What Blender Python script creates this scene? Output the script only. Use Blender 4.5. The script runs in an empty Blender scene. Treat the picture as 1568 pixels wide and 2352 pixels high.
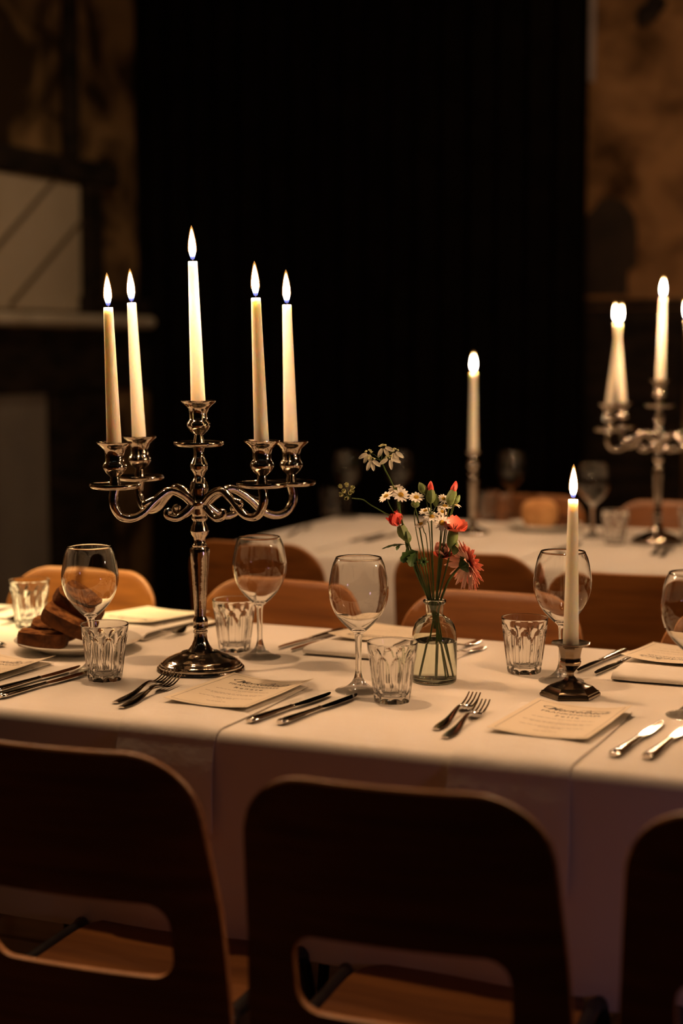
import bpy, math, random
from mathutils import Vector, Matrix

random.seed(7)
scene = bpy.context.scene
C = scene.collection
PI = math.pi
R = math.radians

# ------------------------------------------------------------------ camera
YAW = R(23)                                   # the tables stand at 23 degrees to the view
FOCAL_PX, HORIZON = 3700.0, 800.0             # for a frame of 1568 x 2352
cam_d = bpy.data.cameras.new('camera')
cam_d.sensor_fit = 'VERTICAL'
cam_d.sensor_height = 36.0
cam_d.sensor_width = 24.0
cam_d.lens = FOCAL_PX / 2352.0 * 36.0
cam_d.dof.use_dof = True
cam_d.dof.focus_distance = 2.74
cam_d.dof.aperture_fstop = 1.8
cam_d.dof.aperture_blades = 0
cam_d.clip_end = 60
cam = bpy.data.objects.new('camera', cam_d)
C.objects.link(cam)
pitch = math.atan((1176 - HORIZON) / FOCAL_PX)
cam.location = (0, 0, 1.32)
cam.rotation_euler = (PI / 2 - pitch, 0, YAW)
scene.camera = cam

# ------------------------------------------------------------------ world, view, lamps of the room
w = bpy.data.worlds.new('night')
w.use_nodes = True
w.node_tree.nodes['Background'].inputs[0].default_value = (1.0, 0.62, 0.34, 1)
w.node_tree.nodes['Background'].inputs[1].default_value = 0.0012
scene.world = w
vs = scene.view_settings
vs.view_transform = 'Standard'
vs.look = 'None'
vs.gamma = 1.0
vs.use_curve_mapping = False
vs.exposure = 0.0
cy = scene.cycles
cy.max_bounces = 14
cy.transmission_bounces = 12
cy.transparent_max_bounces = 24
cy.glossy_bounces = 5
cy.diffuse_bounces = 3
cy.sample_clamp_indirect = 4.0
cy.caustics_reflective = False
cy.caustics_refractive = True
cy.blur_glossy = 0.5

FLAME = (1.0, 0.53, 0.245)                    # colour of candle light
FLAME_W = 2.2                                # watts of one candle


def spot(name, loc, target, watts, col, cone, blend=0.7, radius=0.05):
    d = bpy.data.lights.new(name, 'SPOT')
    d.energy, d.color = watts, col
    d.spot_size, d.spot_blend, d.shadow_soft_size = R(cone), blend, radius
    o = bpy.data.objects.new(name, d)
    o.location = loc
    o.rotation_euler = (Vector(target) - Vector(loc)).to_track_quat('-Z', 'Y').to_euler()
    C.objects.link(o)
    return o


def bulb(name, loc, watts, col, radius=0.03):
    d = bpy.data.lights.new(name, 'POINT')
    d.energy, d.color, d.shadow_soft_size = watts, col, radius
    o = bpy.data.objects.new(name, d)
    o.location = loc
    C.objects.link(o)
    return o


# ceiling spots of the hall: two wash the old walls, one each aims at a table; then two added unseen lamps
spot('ceiling_spot_left_wall', (-2.3, 4.6, 3.5), (-4.0, 6.0, 1.65), 32, (1.0, 0.68, 0.36), 52, 0.9)
spot('ceiling_spot_back_wall', (-0.9, 5.4, 3.6), (-1.5, 7.0, 2.3), 17, (1.0, 0.62, 0.32), 60, 0.9)
spot('ceiling_spot_far_table', (-1.9, 2.9, 3.6), (-1.3, 4.5, 0.75), 150, (1.0, 0.62, 0.34), 46, 0.8, 0.12)
spot('ceiling_spot_table', (-1.75, 2.75, 3.9), (-1.15, 2.6, 0.75), 145, (1.0, 0.58, 0.29), 56, 0.9, 0.07)
spot('added_spot_left_chair', (-2.55, 1.7, 3.6), (-2.0, 2.98, 0.80), 900, (1.0, 0.72, 0.30), 18, 1.0, 0.05)  # added to brighten the left far chair and the cloth near it
spot('unseen_violet_lamp', (0.42, 1.86, 0.68), (-0.45, 2.1, 0.58), 1.9, (0.80, 0.50, 0.80), 66, 1.0, 0.08)  # unseen lamp, set low between cloth and chairs to tint the cloth front
for i, (p, c, e) in enumerate([((-1.9, -0.9, 3.1), (1, .72, .45), 5), ((-0.7, -1.3, 3.2), (.55, .95, 1), 3.5),
                               ((0.5, -0.7, 3.1), (1, .75, .5), 5), ((1.3, 0.9, 3.0), (.55, .9, 1), 3.0),
                               ((-3.0, 0.6, 3.1), (1, .8, .55), 4), ((0.9, 2.6, 3.2), (1, .72, .45), 5)]):
    bulb('ceiling_bulb', p, e * .22, c, .012)


# ------------------------------------------------------------------ materials
def mat(name):
    m = bpy.data.materials.new(name)
    m.use_nodes = True
    nt = m.node_tree
    return m, nt, nt.nodes['Principled BSDF'], nt.nodes['Material Output']


def plain(name, col, rough=0.5, metal=0.0, spec=0.5, **kw):
    m, nt, b, o = mat(name)
    b.inputs['Base Color'].default_value = (*col, 1)
    b.inputs['Roughness'].default_value = rough
    b.inputs['Metallic'].default_value = metal
    b.inputs['Specular IOR Level'].default_value = spec
    for k, v in kw.items():
        b.inputs[k].default_value = v
    return m


def noisy(name, ca, cb, scale, rough=0.6, metal=0.0, stretch=(1, 1, 1), lo=0.35, hi=0.65, bump=0.0, bump_scale=None,
          detail=5, spec=0.4, coord='Object', sheen=0.0, distortion=0.0):
    m, nt, b, o = mat(name)
    tc = nt.nodes.new('ShaderNodeTexCoord')
    mp = nt.nodes.new('ShaderNodeMapping')
    mp.inputs['Scale'].default_value = stretch
    nt.links.new(tc.outputs[coord], mp.inputs[0])
    n = nt.nodes.new('ShaderNodeTexNoise')
    n.inputs['Scale'].default_value = scale
    n.inputs['Detail'].default_value = detail
    n.inputs['Distortion'].default_value = distortion
    nt.links.new(mp.outputs[0], n.inputs['Vector'])
    r = nt.nodes.new('ShaderNodeValToRGB')
    r.color_ramp.elements[0].position, r.color_ramp.elements[1].position = lo, hi
    r.color_ramp.elements[0].color, r.color_ramp.elements[1].color = (*ca, 1), (*cb, 1)
    nt.links.new(n.outputs['Fac'], r.inputs[0])
    nt.links.new(r.outputs[0], b.inputs['Base Color'])
    b.inputs['Roughness'].default_value = rough
    b.inputs['Metallic'].default_value = metal
    b.inputs['Specular IOR Level'].default_value = spec
    if sheen:
        b.inputs['Sheen Weight'].default_value = sheen
    if bump:
        n2 = nt.nodes.new('ShaderNodeTexNoise')
        n2.inputs['Scale'].default_value = bump_scale or scale
        n2.inputs['Detail'].default_value = 4
        nt.links.new(mp.outputs[0], n2.inputs['Vector'])
        bp = nt.nodes.new('ShaderNodeBump')
        bp.inputs['Strength'].default_value = bump
        bp.inputs['Distance'].default_value = 0.01
        nt.links.new(n2.outputs['Fac'], bp.inputs['Height'])
        nt.links.new(bp.outputs[0], b.inputs['Normal'])
    return m


def glass(name, ior, clear, tint=(1, 1, 1), rough=0.0):
    """Glass; 'clear' is the share that lets light pass straight (thin walls)."""
    m, nt, b, o = mat(name)
    nt.nodes.remove(b)
    g = nt.nodes.new('ShaderNodeBsdfGlass')
    g.inputs['Color'].default_value = (*tint, 1)
    g.inputs['IOR'].default_value = ior
    g.inputs['Roughness'].default_value = rough
    t = nt.nodes.new('ShaderNodeBsdfTransparent')
    t.inputs['Color'].default_value = (*tint, 1)
    mx = nt.nodes.new('ShaderNodeMixShader')
    mx.inputs[0].default_value = clear
    nt.links.new(g.outputs[0], mx.inputs[1])
    nt.links.new(t.outputs[0], mx.inputs[2])
    nt.links.new(mx.outputs[0], o.inputs['Surface'])
    return m


def flame_material():
    m, nt, b, o = mat('candle_flame')
    nt.nodes.remove(b)
    tc = nt.nodes.new('ShaderNodeTexCoord')
    sx = nt.nodes.new('ShaderNodeSeparateXYZ')
    nt.links.new(tc.outputs['Generated'], sx.inputs[0])
    r = nt.nodes.new('ShaderNodeValToRGB')
    el = r.color_ramp.elements
    el[0].position, el[0].color = 0.0, (0.10, 0.16, 0.9, 1)
    el[1].position, el[1].color = 0.10, (0.35, 0.40, 0.95, 1)
    for p, c in ((0.19, (1, .90, .78, 1)), (0.72, (1, .86, .62, 1)), (0.93, (1, .55, .16, 1)), (1.0, (.9, .25, .03, 1))):
        e = el.new(p)
        e.color = c
    s = nt.nodes.new('ShaderNodeValToRGB')
    es = s.color_ramp.elements
    es[0].position, es[0].color = 0.0, (.004, .004, .004, 1)
    es[1].position, es[1].color = 0.09, (.012, .012, .012, 1)
    for p, v in ((0.15, .06), (0.22, .5), (0.34, 1.0), (0.72, .9), (0.88, .25), (0.96, .03), (1.0, .008)):
        e = es.new(p)
        e.color = (v, v, v, 1)
    nt.links.new(sx.outputs['Z'], r.inputs[0])
    nt.links.new(sx.outputs['Z'], s.inputs[0])
    ml = nt.nodes.new('ShaderNodeMath')
    ml.operation = 'MULTIPLY'
    ml.inputs[1].default_value = 55.0
    nt.links.new(s.outputs[0], ml.inputs[0])
    em = nt.nodes.new('ShaderNodeEmission')
    nt.links.new(r.outputs[0], em.inputs['Color'])
    nt.links.new(ml.outputs[0], em.inputs['Strength'])
    t = nt.nodes.new('ShaderNodeBsdfTransparent')
    ad = nt.nodes.new('ShaderNodeAddShader')
    nt.links.new(em.outputs[0], ad.inputs[0])
    nt.links.new(t.outputs[0], ad.inputs[1])
    nt.links.new(ad.outputs[0], o.inputs['Surface'])
    return m


M = {}
M['cloth'] = noisy('table_linen', (.78, .74, .68), (.83, .80, .75), 3.0, 0.85, bump=0.22, bump_scale=7, sheen=0.15, spec=0.2)
M['napkin'] = noisy('napkin_linen', (.80, .77, .72), (.85, .82, .77), 4.0, 0.85, bump=0.25, bump_scale=16, sheen=0.15, spec=0.2)
M['paper'] = plain('menu_paper', (.80, .72, .58), 0.7, spec=0.3)
M['ink'] = plain('menu_ink', (.025, .02, .018), 0.7)
M['ink_faint'] = plain('menu_small_print', (.22, .17, .12), 0.8)
M['silver'] = noisy('worn_silver', (.30, .255, .215), (.56, .49, .42), 9.0, 0.11, metal=1.0, lo=.3, hi=.55, detail=6, bump=.05, bump_scale=90)
M['old_silver'] = noisy('aged_silver', (.13, .095, .07), (.36, .29, .225), 14.0, 0.19, metal=1.0, lo=.3, hi=.6, detail=6)
M['steel'] = plain('polished_steel', (.70, .66, .62), 0.09, 1.0)
M['glass'] = glass('table_glass', 1.48, 0.0)
M['bowl'] = glass('blown_glass', 1.48, 0.0)
M['tumbler'] = glass('pressed_glass', 1.48, 0.0)
M['foot_glass'] = glass('foot_glass', 1.48, 0.42)
M['vase'] = glass('vase_glass', 1.48, 0.0, (.975, .99, .965))
M['water'] = glass('water', 1.33, 0.0, (.98, .995, .97))
M['wax'] = plain('candle_wax', (.985, .885, .775), 0.45, spec=0.4)
_b = M['wax'].node_tree.nodes['Principled BSDF']
_b.inputs['Subsurface Weight'].default_value = 1.0
_b.inputs['Subsurface Radius'].default_value = (1.0, 0.75, 0.5)
_b.inputs['Subsurface Scale'].default_value = 0.016
M['wick'] = plain('wick', (.02, .015, .012), 0.9)
M['flame'] = flame_material()
_m, _nt, _bs, _o = mat('flame_mantle')
_nt.nodes.remove(_bs)
_e = _nt.nodes.new('ShaderNodeEmission')
_e.inputs['Color'].default_value, _e.inputs['Strength'].default_value = (1.0, .42, .10, 1), .35
_t = _nt.nodes.new('ShaderNodeBsdfTransparent')
_a = _nt.nodes.new('ShaderNodeAddShader')
_nt.links.new(_e.outputs[0], _a.inputs[0])
_nt.links.new(_t.outputs[0], _a.inputs[1])
_nt.links.new(_a.outputs[0], _o.inputs['Surface'])
M['mantle'] = _m
M['chair'] = noisy('chair_plywood', (.125, .042, .0085), (.235, .088, .018), 5.0, 0.38, stretch=(.7, 5, 9), lo=.3, hi=.7, bump=0.03, bump_scale=20)
M['chair_edge'] = noisy('chair_plywood_edge', (.30, .13, .045), (.42, .19, .07), 30.0, 0.5, stretch=(1, 1, 6))
M['tube'] = plain('black_tube', (.012, .012, .013), 0.28)
M['table_wood'] = noisy('table_wood', (.10, .05, .025), (.16, .085, .04), 6.0, 0.5, stretch=(1, 8, 8))
M['board'] = noisy('floor_board', (.16, .07, .025), (.27, .125, .05), 4.0, 0.45, stretch=(1, 8, 8), bump=0.05, bump_scale=20)
M['subfloor'] = plain('subfloor', (.02, .013, .01), 0.9)
M['plaster'] = noisy('stained_plaster', (.035, .020, .009), (.34, .21, .10), 3.2, 0.9, lo=.40, hi=.66, bump=0.5, bump_scale=5, detail=7, spec=0.1, distortion=.6)
M['plaster_warm'] = noisy('brown_plaster', (.06, .03, .012), (.40, .22, .10), 4.2, 0.9, lo=.33, hi=.62, bump=0.5, bump_scale=6, detail=7, spec=0.1, distortion=.4)
M['charred'] = noisy('blackened_wood', (.012, .009, .007), (.035, .024, .016), 6.0, 0.8, stretch=(1, 1, 3), bump=.2, spec=.15)
M['pale_board'] = noisy('pale_board', (.52, .44, .33), (.62, .53, .41), 2.0, 0.8, bump=.1)
M['grey_board'] = noisy('grey_board', (.22, .19, .17), (.28, .245, .21), 2.5, 0.85)
M['ledge'] = noisy('stone_ledge', (.55, .48, .38), (.72, .64, .52), 5.0, 0.7, bump=.2)
M['line'] = plain('shadow_strip_tone', (.16, .12, .08), 0.8)  # dark colour for the cable shadows across the shutter
M['velvet'] = noisy('black_velvet', (.0045, .0035, .003), (.008, .006, .005), 8, 0.95, spec=0.05)
M['sign'] = noisy('pale_poster', (.30, .25, .25), (.50, .42, .42), 6, 0.8, lo=.3, hi=.5)
M['dark_board'] = noisy('dark_arched_board', (.02, .012, .007), (.05, .03, .017), 5, 0.8)
M['china'] = plain('white_china', (.78, .76, .70), 0.15)
M['crust'] = noisy('bread_crust', (.035, .010, .003), (.19, .066, .018), 28, 0.75, bump=.7, bump_scale=60, spec=.25)
M['crumb'] = noisy('bread_crumb', (.10, .034, .010), (.36, .155, .05), 60, 0.9, bump=.8, bump_scale=120, spec=.15)
M['loaf'] = noisy('pale_bread_crust', (.36, .17, .055), (.58, .32, .13), 14, 0.8, bump=.4, bump_scale=40)
M['stem'] = noisy('flower_stem', (.045, .085, .018), (.09, .15, .035), 30, 0.5)
M['leaf'] = noisy('leaf', (.022, .065, .012), (.05, .12, .025), 40, 0.5, bump=.2)
M['bud_green'] = noisy('bud_green', (.10, .16, .045), (.18, .25, .08), 40, 0.55)
M['daisy_white'] = plain('daisy_petal', (.85, .82, .76), 0.6)
M['daisy_yellow'] = noisy('daisy_eye', (.50, .28, .02), (.72, .46, .05), 300, 0.8, bump=.6, bump_scale=700)
M['lace'] = plain('lace_petal', (.82, .80, .66), 0.6)
M['lace_green'] = noisy('lace_floret', (.45, .48, .22), (.72, .72, .45), 200, 0.7)
M['coral'] = noisy('coral_petal', (.85, .14, .085), (.92, .24, .15), 30, 0.5)
M['red'] = noisy('red_petal', (.72, .05, .04), (.86, .12, .09), 40, 0.5)
M['gerbera'] = noisy('gerbera_petal', (.88, .24, .17), (.95, .45, .34), 35, 0.5)
M['pink_gerbera'] = noisy('gerbera_petal_back', (.90, .42, .32), (.95, .62, .52), 30, 0.5)
M['pink'] = noisy('pale_pink_petal', (.80, .42, .36), (.88, .58, .50), 30, 0.55)
M['ceiling'] = plain('dark_ceiling', (.03, .022, .016), 0.9)


# ------------------------------------------------------------------ mesh helpers
def obj(name, verts, faces, m, parent=None, smooth=True, angle=40):
    me = bpy.data.meshes.new(name)
    me.from_pydata([tuple(v) for v in verts], [], faces)
    mats = m if isinstance(m, (list, tuple)) else [m]
    for k in mats:
        me.materials.append(M[k] if isinstance(k, str) else k)
    me.polygons.foreach_set('use_smooth', [smooth] * len(me.polygons))
    me.update()
    if smooth and angle:
        me.set_sharp_from_angle(angle=R(angle))
    o = bpy.data.objects.new(name, me)
    C.objects.link(o)
    if parent is not None:
        o.parent = parent
    return o


def tag(o, label, cat, group=None, kind=None):
    o['label'] = label
    o['category'] = cat
    if group:
        o['group'] = group
    if kind:
        o['kind'] = kind
    return o


def struct(o):
    o['kind'] = 'structure'
    return o


def thing(name, loc=(0, 0, 0), rz=0.0, label=None, cat=None, group=None):
    o = bpy.data.objects.new(name, None)
    C.objects.link(o)
    o.empty_display_size = 0.05
    o.location = loc
    o.rotation_euler = (0, 0, rz)
    if label:
        tag(o, label, cat, group)
    return o


def copy_tree(o, parent=None):
    c = o.copy()
    C.objects.link(c)
    c.parent = parent
    for ch in list(o.children):
        copy_tree(ch, c)
    return c


def place(proto, used, loc, rot, label, cat=None, group=None):
    """First call moves the prototype itself, later calls copy it with its parts."""
    o = copy_tree(proto) if used else proto
    o.location = loc
    o.rotation_euler = rot if isinstance(rot, (tuple, list)) else (0, 0, rot)
    o['label'] = label
    if cat:
        o['category'] = cat
    if group:
        o['group'] = group
    return o


def spline(pts, n=8):
    """Catmull-Rom through points (any dimension)."""
    P = [tuple(p) for p in pts]
    P = [tuple(2 * a - b for a, b in zip(P[0], P[1]))] + P + [tuple(2 * a - b for a, b in zip(P[-1], P[-2]))]
    out = []
    for i in range(1, len(P) - 2):
        for k in range(n):
            t = k / n
            out.append(tuple(0.5 * (2 * b + (c - a) * t + (2 * a - 5 * b + 4 * c - d) * t * t + (3 * b - a - 3 * c + d) * t ** 3)
                             for a, b, c, d in zip(P[i - 1], P[i], P[i + 1], P[i + 2])))
    out.append(P[-2])
    return out


def lathe(prof, seg=48, closed=True, rot=0.0, wob=None):
    """prof: (r, z) list; returns verts, faces. r = 0 ends become poles."""
    V, F = [], []
    rings = []
    for r, z in prof:
        if r < 1e-7:
            rings.append([len(V)])
            V.append((0, 0, z))
        else:
            ids = []
            for s in range(seg):
                a = rot + 2 * PI * s / seg
                rr = r * (wob(a, z) if wob else 1)
                ids.append(len(V))
                V.append((rr * math.cos(a), rr * math.sin(a), z))
            rings.append(ids)
    for A, B in zip(rings, rings[1:]):
        if len(A) == 1 and len(B) == 1:
            continue
        for s in range(seg):
            t = (s + 1) % seg
            if len(A) == 1:
                F.append((A[0], B[t], B[s]))
            elif len(B) == 1:
                F.append((A[s], A[t], B[0]))
            else:
                F.append((A[s], A[t], B[t], B[s]))
    return V, F


def sweep(path, rad, seg=8, up=(0, 0, 1), flat=None, cap=True):
    """Tube along path; rad is one radius, or one per point; flat = (half width, half thickness) per point instead."""
    n = len(path)
    P = [Vector(p) for p in path]
    V, F = [], []
    for i in range(n):
        t = (P[min(i + 1, n - 1)] - P[max(i - 1, 0)])
        t = t.normalized() if t.length > 1e-9 else Vector((0, 1, 0))
        if i == 0:
            u = Vector(up) - t * t.dot(Vector(up))
            if u.length < 1e-3:
                u = t.orthogonal()
            u.normalize()
        else:
            u = u - t * t.dot(u)
            if flat:
                u2 = Vector(up) - t * t.dot(Vector(up))
                u = u2 if u2.length > 1e-3 else u
            u.normalize()
        s = t.cross(u)
        a, b = (flat[i] if flat else ((rad[i], rad[i]) if isinstance(rad, (list, tuple)) else (rad, rad)))
        for k in range(seg):
            an = 2 * PI * k / seg
            V.append(P[i] + s * (a * math.cos(an)) + u * (b * math.sin(an)))
    for i in range(n - 1):
        for k in range(seg):
            l = (k + 1) % seg
            F.append((i * seg + k, i * seg + l, (i + 1) * seg + l, (i + 1) * seg + k))
    if cap:
        F.append(tuple(range(seg - 1, -1, -1)))
        F.append(tuple(range((n - 1) * seg, n * seg)))
    return V, F


def merge(*parts):
    V, F = [], []
    for v, f in parts:
        o = len(V)
        V += [tuple(x) for x in v]
        F += [tuple(i + o for i in q) for q in f]
    return V, F


def xform(vf, mtx):
    return [tuple(mtx @ Vector(v)) for v in vf[0]], vf[1]


def box(x0, x1, y0, y1, z0, z1, bev=0.0):
    """Box, with chamfered edges when bev > 0 (24 vertices)."""
    if not bev:
        V = [(x, y, z) for x in (x0, x1) for y in (y0, y1) for z in (z0, z1)]
        return V, [(0, 1, 3, 2), (4, 6, 7, 5), (0, 4, 5, 1), (2, 3, 7, 6), (0, 2, 6, 4), (1, 5, 7, 3)]
    import bmesh
    bm = bmesh.new()
    vs_ = [bm.verts.new((x, y, z)) for x in (x0, x1) for y in (y0, y1) for z in (z0, z1)]
    for q in [(0, 1, 3, 2), (4, 6, 7, 5), (0, 4, 5, 1), (2, 3, 7, 6), (0, 2, 6, 4), (1, 5, 7, 3)]:
        bm.faces.new([vs_[i] for i in q])
    bmesh.ops.bevel(bm, geom=bm.edges[:], offset=bev, segments=1, affect='EDGES')
    bm.verts.index_update()
    V = [tuple(v.co) for v in bm.verts]
    F = [tuple(v.index for v in f.verts) for f in bm.faces]
    bm.free()
    return V, F


def grid(nu, nv, fn):
    V = [fn(i / (nu - 1), j / (nv - 1)) for j in range(nv) for i in range(nu)]
    F = [(j * nu + i, j * nu + i + 1, (j + 1) * nu + i + 1, (j + 1) * nu + i) for j in range(nv - 1) for i in range(nu - 1)]
    return V, F


def shell(nu, nv, top, bot):
    """Closed sheet between two surfaces given as functions of (u, v)."""
    A, B = grid(nu, nv, top), grid(nu, nv, bot)
    V = list(A[0]) + list(B[0])
    o = nu * nv
    F = list(A[1]) + [tuple(reversed([i + o for i in f])) for f in B[1]]
    rim = [i for i in range(nu)] + [j * nu + nu - 1 for j in range(1, nv)] + [(nv - 1) * nu + i for i in range(nu - 2, -1, -1)] + [j * nu for j in range(nv - 2, 0, -1)]
    for a, b in zip(rim, rim[1:] + rim[:1]):
        F.append((b, a, a + o, b + o))
    return V, F


def frame_to(n, up=(0, 0, 1)):
    """Rotation matrix whose z axis is n."""
    z = Vector(n).normalized()
    x = Vector(up).cross(z)
    if x.length < 1e-3:
        x = Vector((1, 0, 0))
    x.normalize()
    y = z.cross(x)
    return Matrix((x, y, z)).transposed().to_4x4()


# ------------------------------------------------------------------ the room
floor = struct(obj('floor', *box(-4.2, 3.2, -2.6, 7.2, -0.12, -0.022), 'subfloor', smooth=False))
bv, bf = box(-3.6, 3.6, -0.0655, 0.0655, -0.02, 0.0, 0.0025)
board0 = obj('floor_board', bv, bf, 'board', floor, smooth=False)
for k in range(72):
    b = board0 if k == 0 else board0.copy()
    if k:
        C.objects.link(b)
        b.parent = floor
    b.location = (-0.5 + random.uniform(-.05, .05), -2.5 + 0.1345 * k, random.uniform(-.0012, .0))

wall_left = struct(obj('wall_left', *grid(60, 44, lambda u, v: (-4.0 + .025 * math.sin(9 * u + 5 * v) * math.sin(13 * v + 2), 7.1 - 9.7 * u, 4.2 * v)), 'plaster'))
wall_back = struct(obj('wall_back', *grid(60, 44, lambda u, v: (-4.1 + 7.3 * u, 7.0 + .02 * math.sin(14 * u + 6 * v) * math.sin(11 * v), 4.2 * v)), 'plaster_warm'))
ceiling = struct(obj('ceiling', *box(-4.2, 3.2, -2.6, 7.2, 4.2, 4.3), 'ceiling', smooth=False))

# the old left wall: beam, posts, panels, mantel ledge, fireplace mouth
XW = -3.972


def on_wall(name, y0, y1, z0, z1, out, m, label, cat, bev=0.006):
    o = obj(name, *box(0, out, -(y1 - y0) / 2, (y1 - y0) / 2, 0, z1 - z0, bev), m, smooth=False)
    o.location = (XW, (y0 + y1) / 2, z0)
    return tag(o, label, cat)


on_wall('wall_beam', 4.2, 6.60, 2.06, 2.16, 0.05, 'charred', 'dark wooden beam across the left wall above the pale shutter', 'beam')
on_wall('wall_post', 6.20, 6.285, 2.165, 4.15, 0.04, 'charred', 'dark upright post high on the left wall above the beam', 'post')
on_wall('shutter_post', 6.315, 6.455, 1.56, 2.058, 0.05, 'charred', 'dark upright post right of the pale shutter', 'post')
on_wall('wall_block', 6.28, 7.0, 1.485, 1.555, 0.07, 'charred', 'dark low block on the left wall between ledge and curtain', 'beam')
sh = thing('wall_shutter', (XW, 5.2, 1.485), label='pale square shutter with two diagonal shadow lines modelled as dark strips on the left wall', cat='shutter')
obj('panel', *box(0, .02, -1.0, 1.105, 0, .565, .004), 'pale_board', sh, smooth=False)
for (ya, za, yb, zb) in ((.886, .56, .10, -.02 + .02), (1.10, .40, .54, .015)):  # thin dark rods stand in for cable shadows falling on the panel
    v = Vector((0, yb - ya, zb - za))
    obj('shadow_strip', *sweep([(.023, ya, za), (.023, yb, zb)], .010, 6), 'line', sh)
lg = obj('mantel_ledge', *box(0, .14, -1.25, 1.16, 0, .055, .018), 'ledge', smooth=False)
lg.location = (XW, 5.62, 1.415)
tag(lg, 'pale stone mantel ledge along the left wall under the shutter', 'ledge')
on_wall('fireplace_lintel', 4.2, 6.93, 1.13, 1.405, 0.06, 'charred', 'black lintel under the pale mantel ledge', 'lintel')
on_wall('fireplace_panel', 4.2, 6.01, 0.02, 1.125, 0.02, 'grey_board', 'dull grey panel below the black lintel on the left wall', 'panel')
on_wall('fireplace_jamb', 6.03, 6.52, 0.02, 1.125, 0.045, 'charred', 'blackened jamb beside the grey panel on the left wall', 'post')

on_wall('wall_pilaster', 6.60, 6.93, 0.02, 1.12, 0.03, 'plaster', 'mottled pale strip of wall low beside the left curtain edge', 'pilaster')

# the back wall right of the curtain
YW = 6.985
sg = thing('wall_poster', (-1.86, YW, 2.47), label='narrow pale poster on the wall beside the curtain edge', cat='poster')
obj('sheet', *box(-.12, .085, -.004, 0, 0, 1.0), 'sign', sg, smooth=False)
for k, (px_, pz, s_) in enumerate(((.045, .24, .016), (.03, .20, .008), (.012, .085, .012), (.05, .14, .009))):
    obj('mark', *xform(lathe([(0, .001), (s_, .001), (s_, -.001), (0, -.001)], 12), Matrix.Translation((px_, -.006, pz)) @ Matrix.Rotation(PI / 2, 4, 'X')), 'charred', sg)
av = [(-.125, 0), (.075, 0), (.075, .10), (.112, .13), (.115, .26), (.10, .34), (.055, .40), (0, .42), (-.05, .405), (-.085, .36), (-.125, .33)]
n_ = len(av)
ab = obj('arched_board', [(x, 0, z) for x, z in av] + [(x, -.02, z) for x, z in av],
         [tuple(range(n_ - 1, -1, -1)), tuple(range(n_, 2 * n_))] + [(i, (i + 1) % n_, n_ + (i + 1) % n_, n_ + i) for i in range(n_)], 'dark_board', smooth=False)
ab.location = (-1.69, YW, 1.55)
tag(ab, 'dark arched board on the brown wall right of the curtain', 'board')
wp = thing('wall_dado', (-0.2, YW, 0), label='black wooden dado along the wall right of the curtain', cat='panelling')
for k in range(7):
    obj('panel', *xform(box(-.22, .22, -.03, 0, .02, 1.49, .006), Matrix.Translation((-1.38 + .46 * k, 0, 0))), 'charred', wp, smooth=False)
obj('cap_rail', *box(-1.62, 1.62, -.045, 0, 1.495, 1.53, .006), 'charred', wp, smooth=False)
st = obj('wall_stain', *lathe([(0, .004), (.05, .004), (.06, 0)], 14, wob=lambda a, z: 1 + .3 * math.sin(2 * a) + .12 * math.sin(5 * a)), 'charred')
st.location, st.rotation_euler = (-1.538, YW, 2.75), (PI / 2, 0, 0)
tag(st, 'small black iron boss high on the brown wall', 'boss')

# curtain
def curtain_pt(u, v):
    s = u * 2.22
    y = 6.86 + .035 * math.sin(2 * PI * s / .125 + .5 * math.sin(5 * s)) + .012 * math.sin(2 * PI * s / .31) * (1 - v)
    return (-3.985 + s - .10 * (1 - v) * (1 - u) * 0, y, .01 + 4.1 * v)


cu = obj('curtain', *shell(420, 8, curtain_pt, lambda u, v: (curtain_pt(u, v)[0], curtain_pt(u, v)[1] + .006, curtain_pt(u, v)[2])), 'velvet')
tag(cu, 'tall black pleated curtain hanging behind the tables', 'curtain')


# ------------------------------------------------------------------ tables and cloths
def table(name, x0, x1, y0, y1, label):
    t = thing(name, ((x0 + x1) / 2, (y0 + y1) / 2, 0), label=label, cat='table', group='banquet tables')
    hx, hy = (x1 - x0) / 2, (y1 - y0) / 2
    obj('table_top', *box(-hx + .012, hx - .012, -hy + .012, hy - .012, .715, .7465, .003), 'table_wood', t, smooth=False)
    for sx in (-1, 1):
        for sy in (-1, 1):
            obj('leg', *box(sx * (hx - .12) - .025, sx * (hx - .12) + .025, sy * (hy - .09) - .025, sy * (hy - .09) + .025, 0, .714, .003), 'tube', t, smooth=False)
        obj('apron', *box(sx * (hx - .12) - .012, sx * (hx - .12) + .012, -hy + .12, hy - .12, .65, .713), 'table_wood', t, smooth=False)
    return t


def cloth_axis(a0, a1, d0, d1, r, n):
    q = PI * r / 2
    neg = [-(q + d0 * k / 9) for k in range(9, 0, -1)] + [-q * k / 5 for k in range(5, 0, -1)]
    mid = [(a1 - a0 - 2 * r) * k / n for k in range(n + 1)]
    L = a1 - a0 - 2 * r
    pos = [L + q * k / 5 for k in range(1, 6)] + [L + q + d1 * k / 9 for k in range(1, 10)]
    return neg + mid + pos, L


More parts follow.
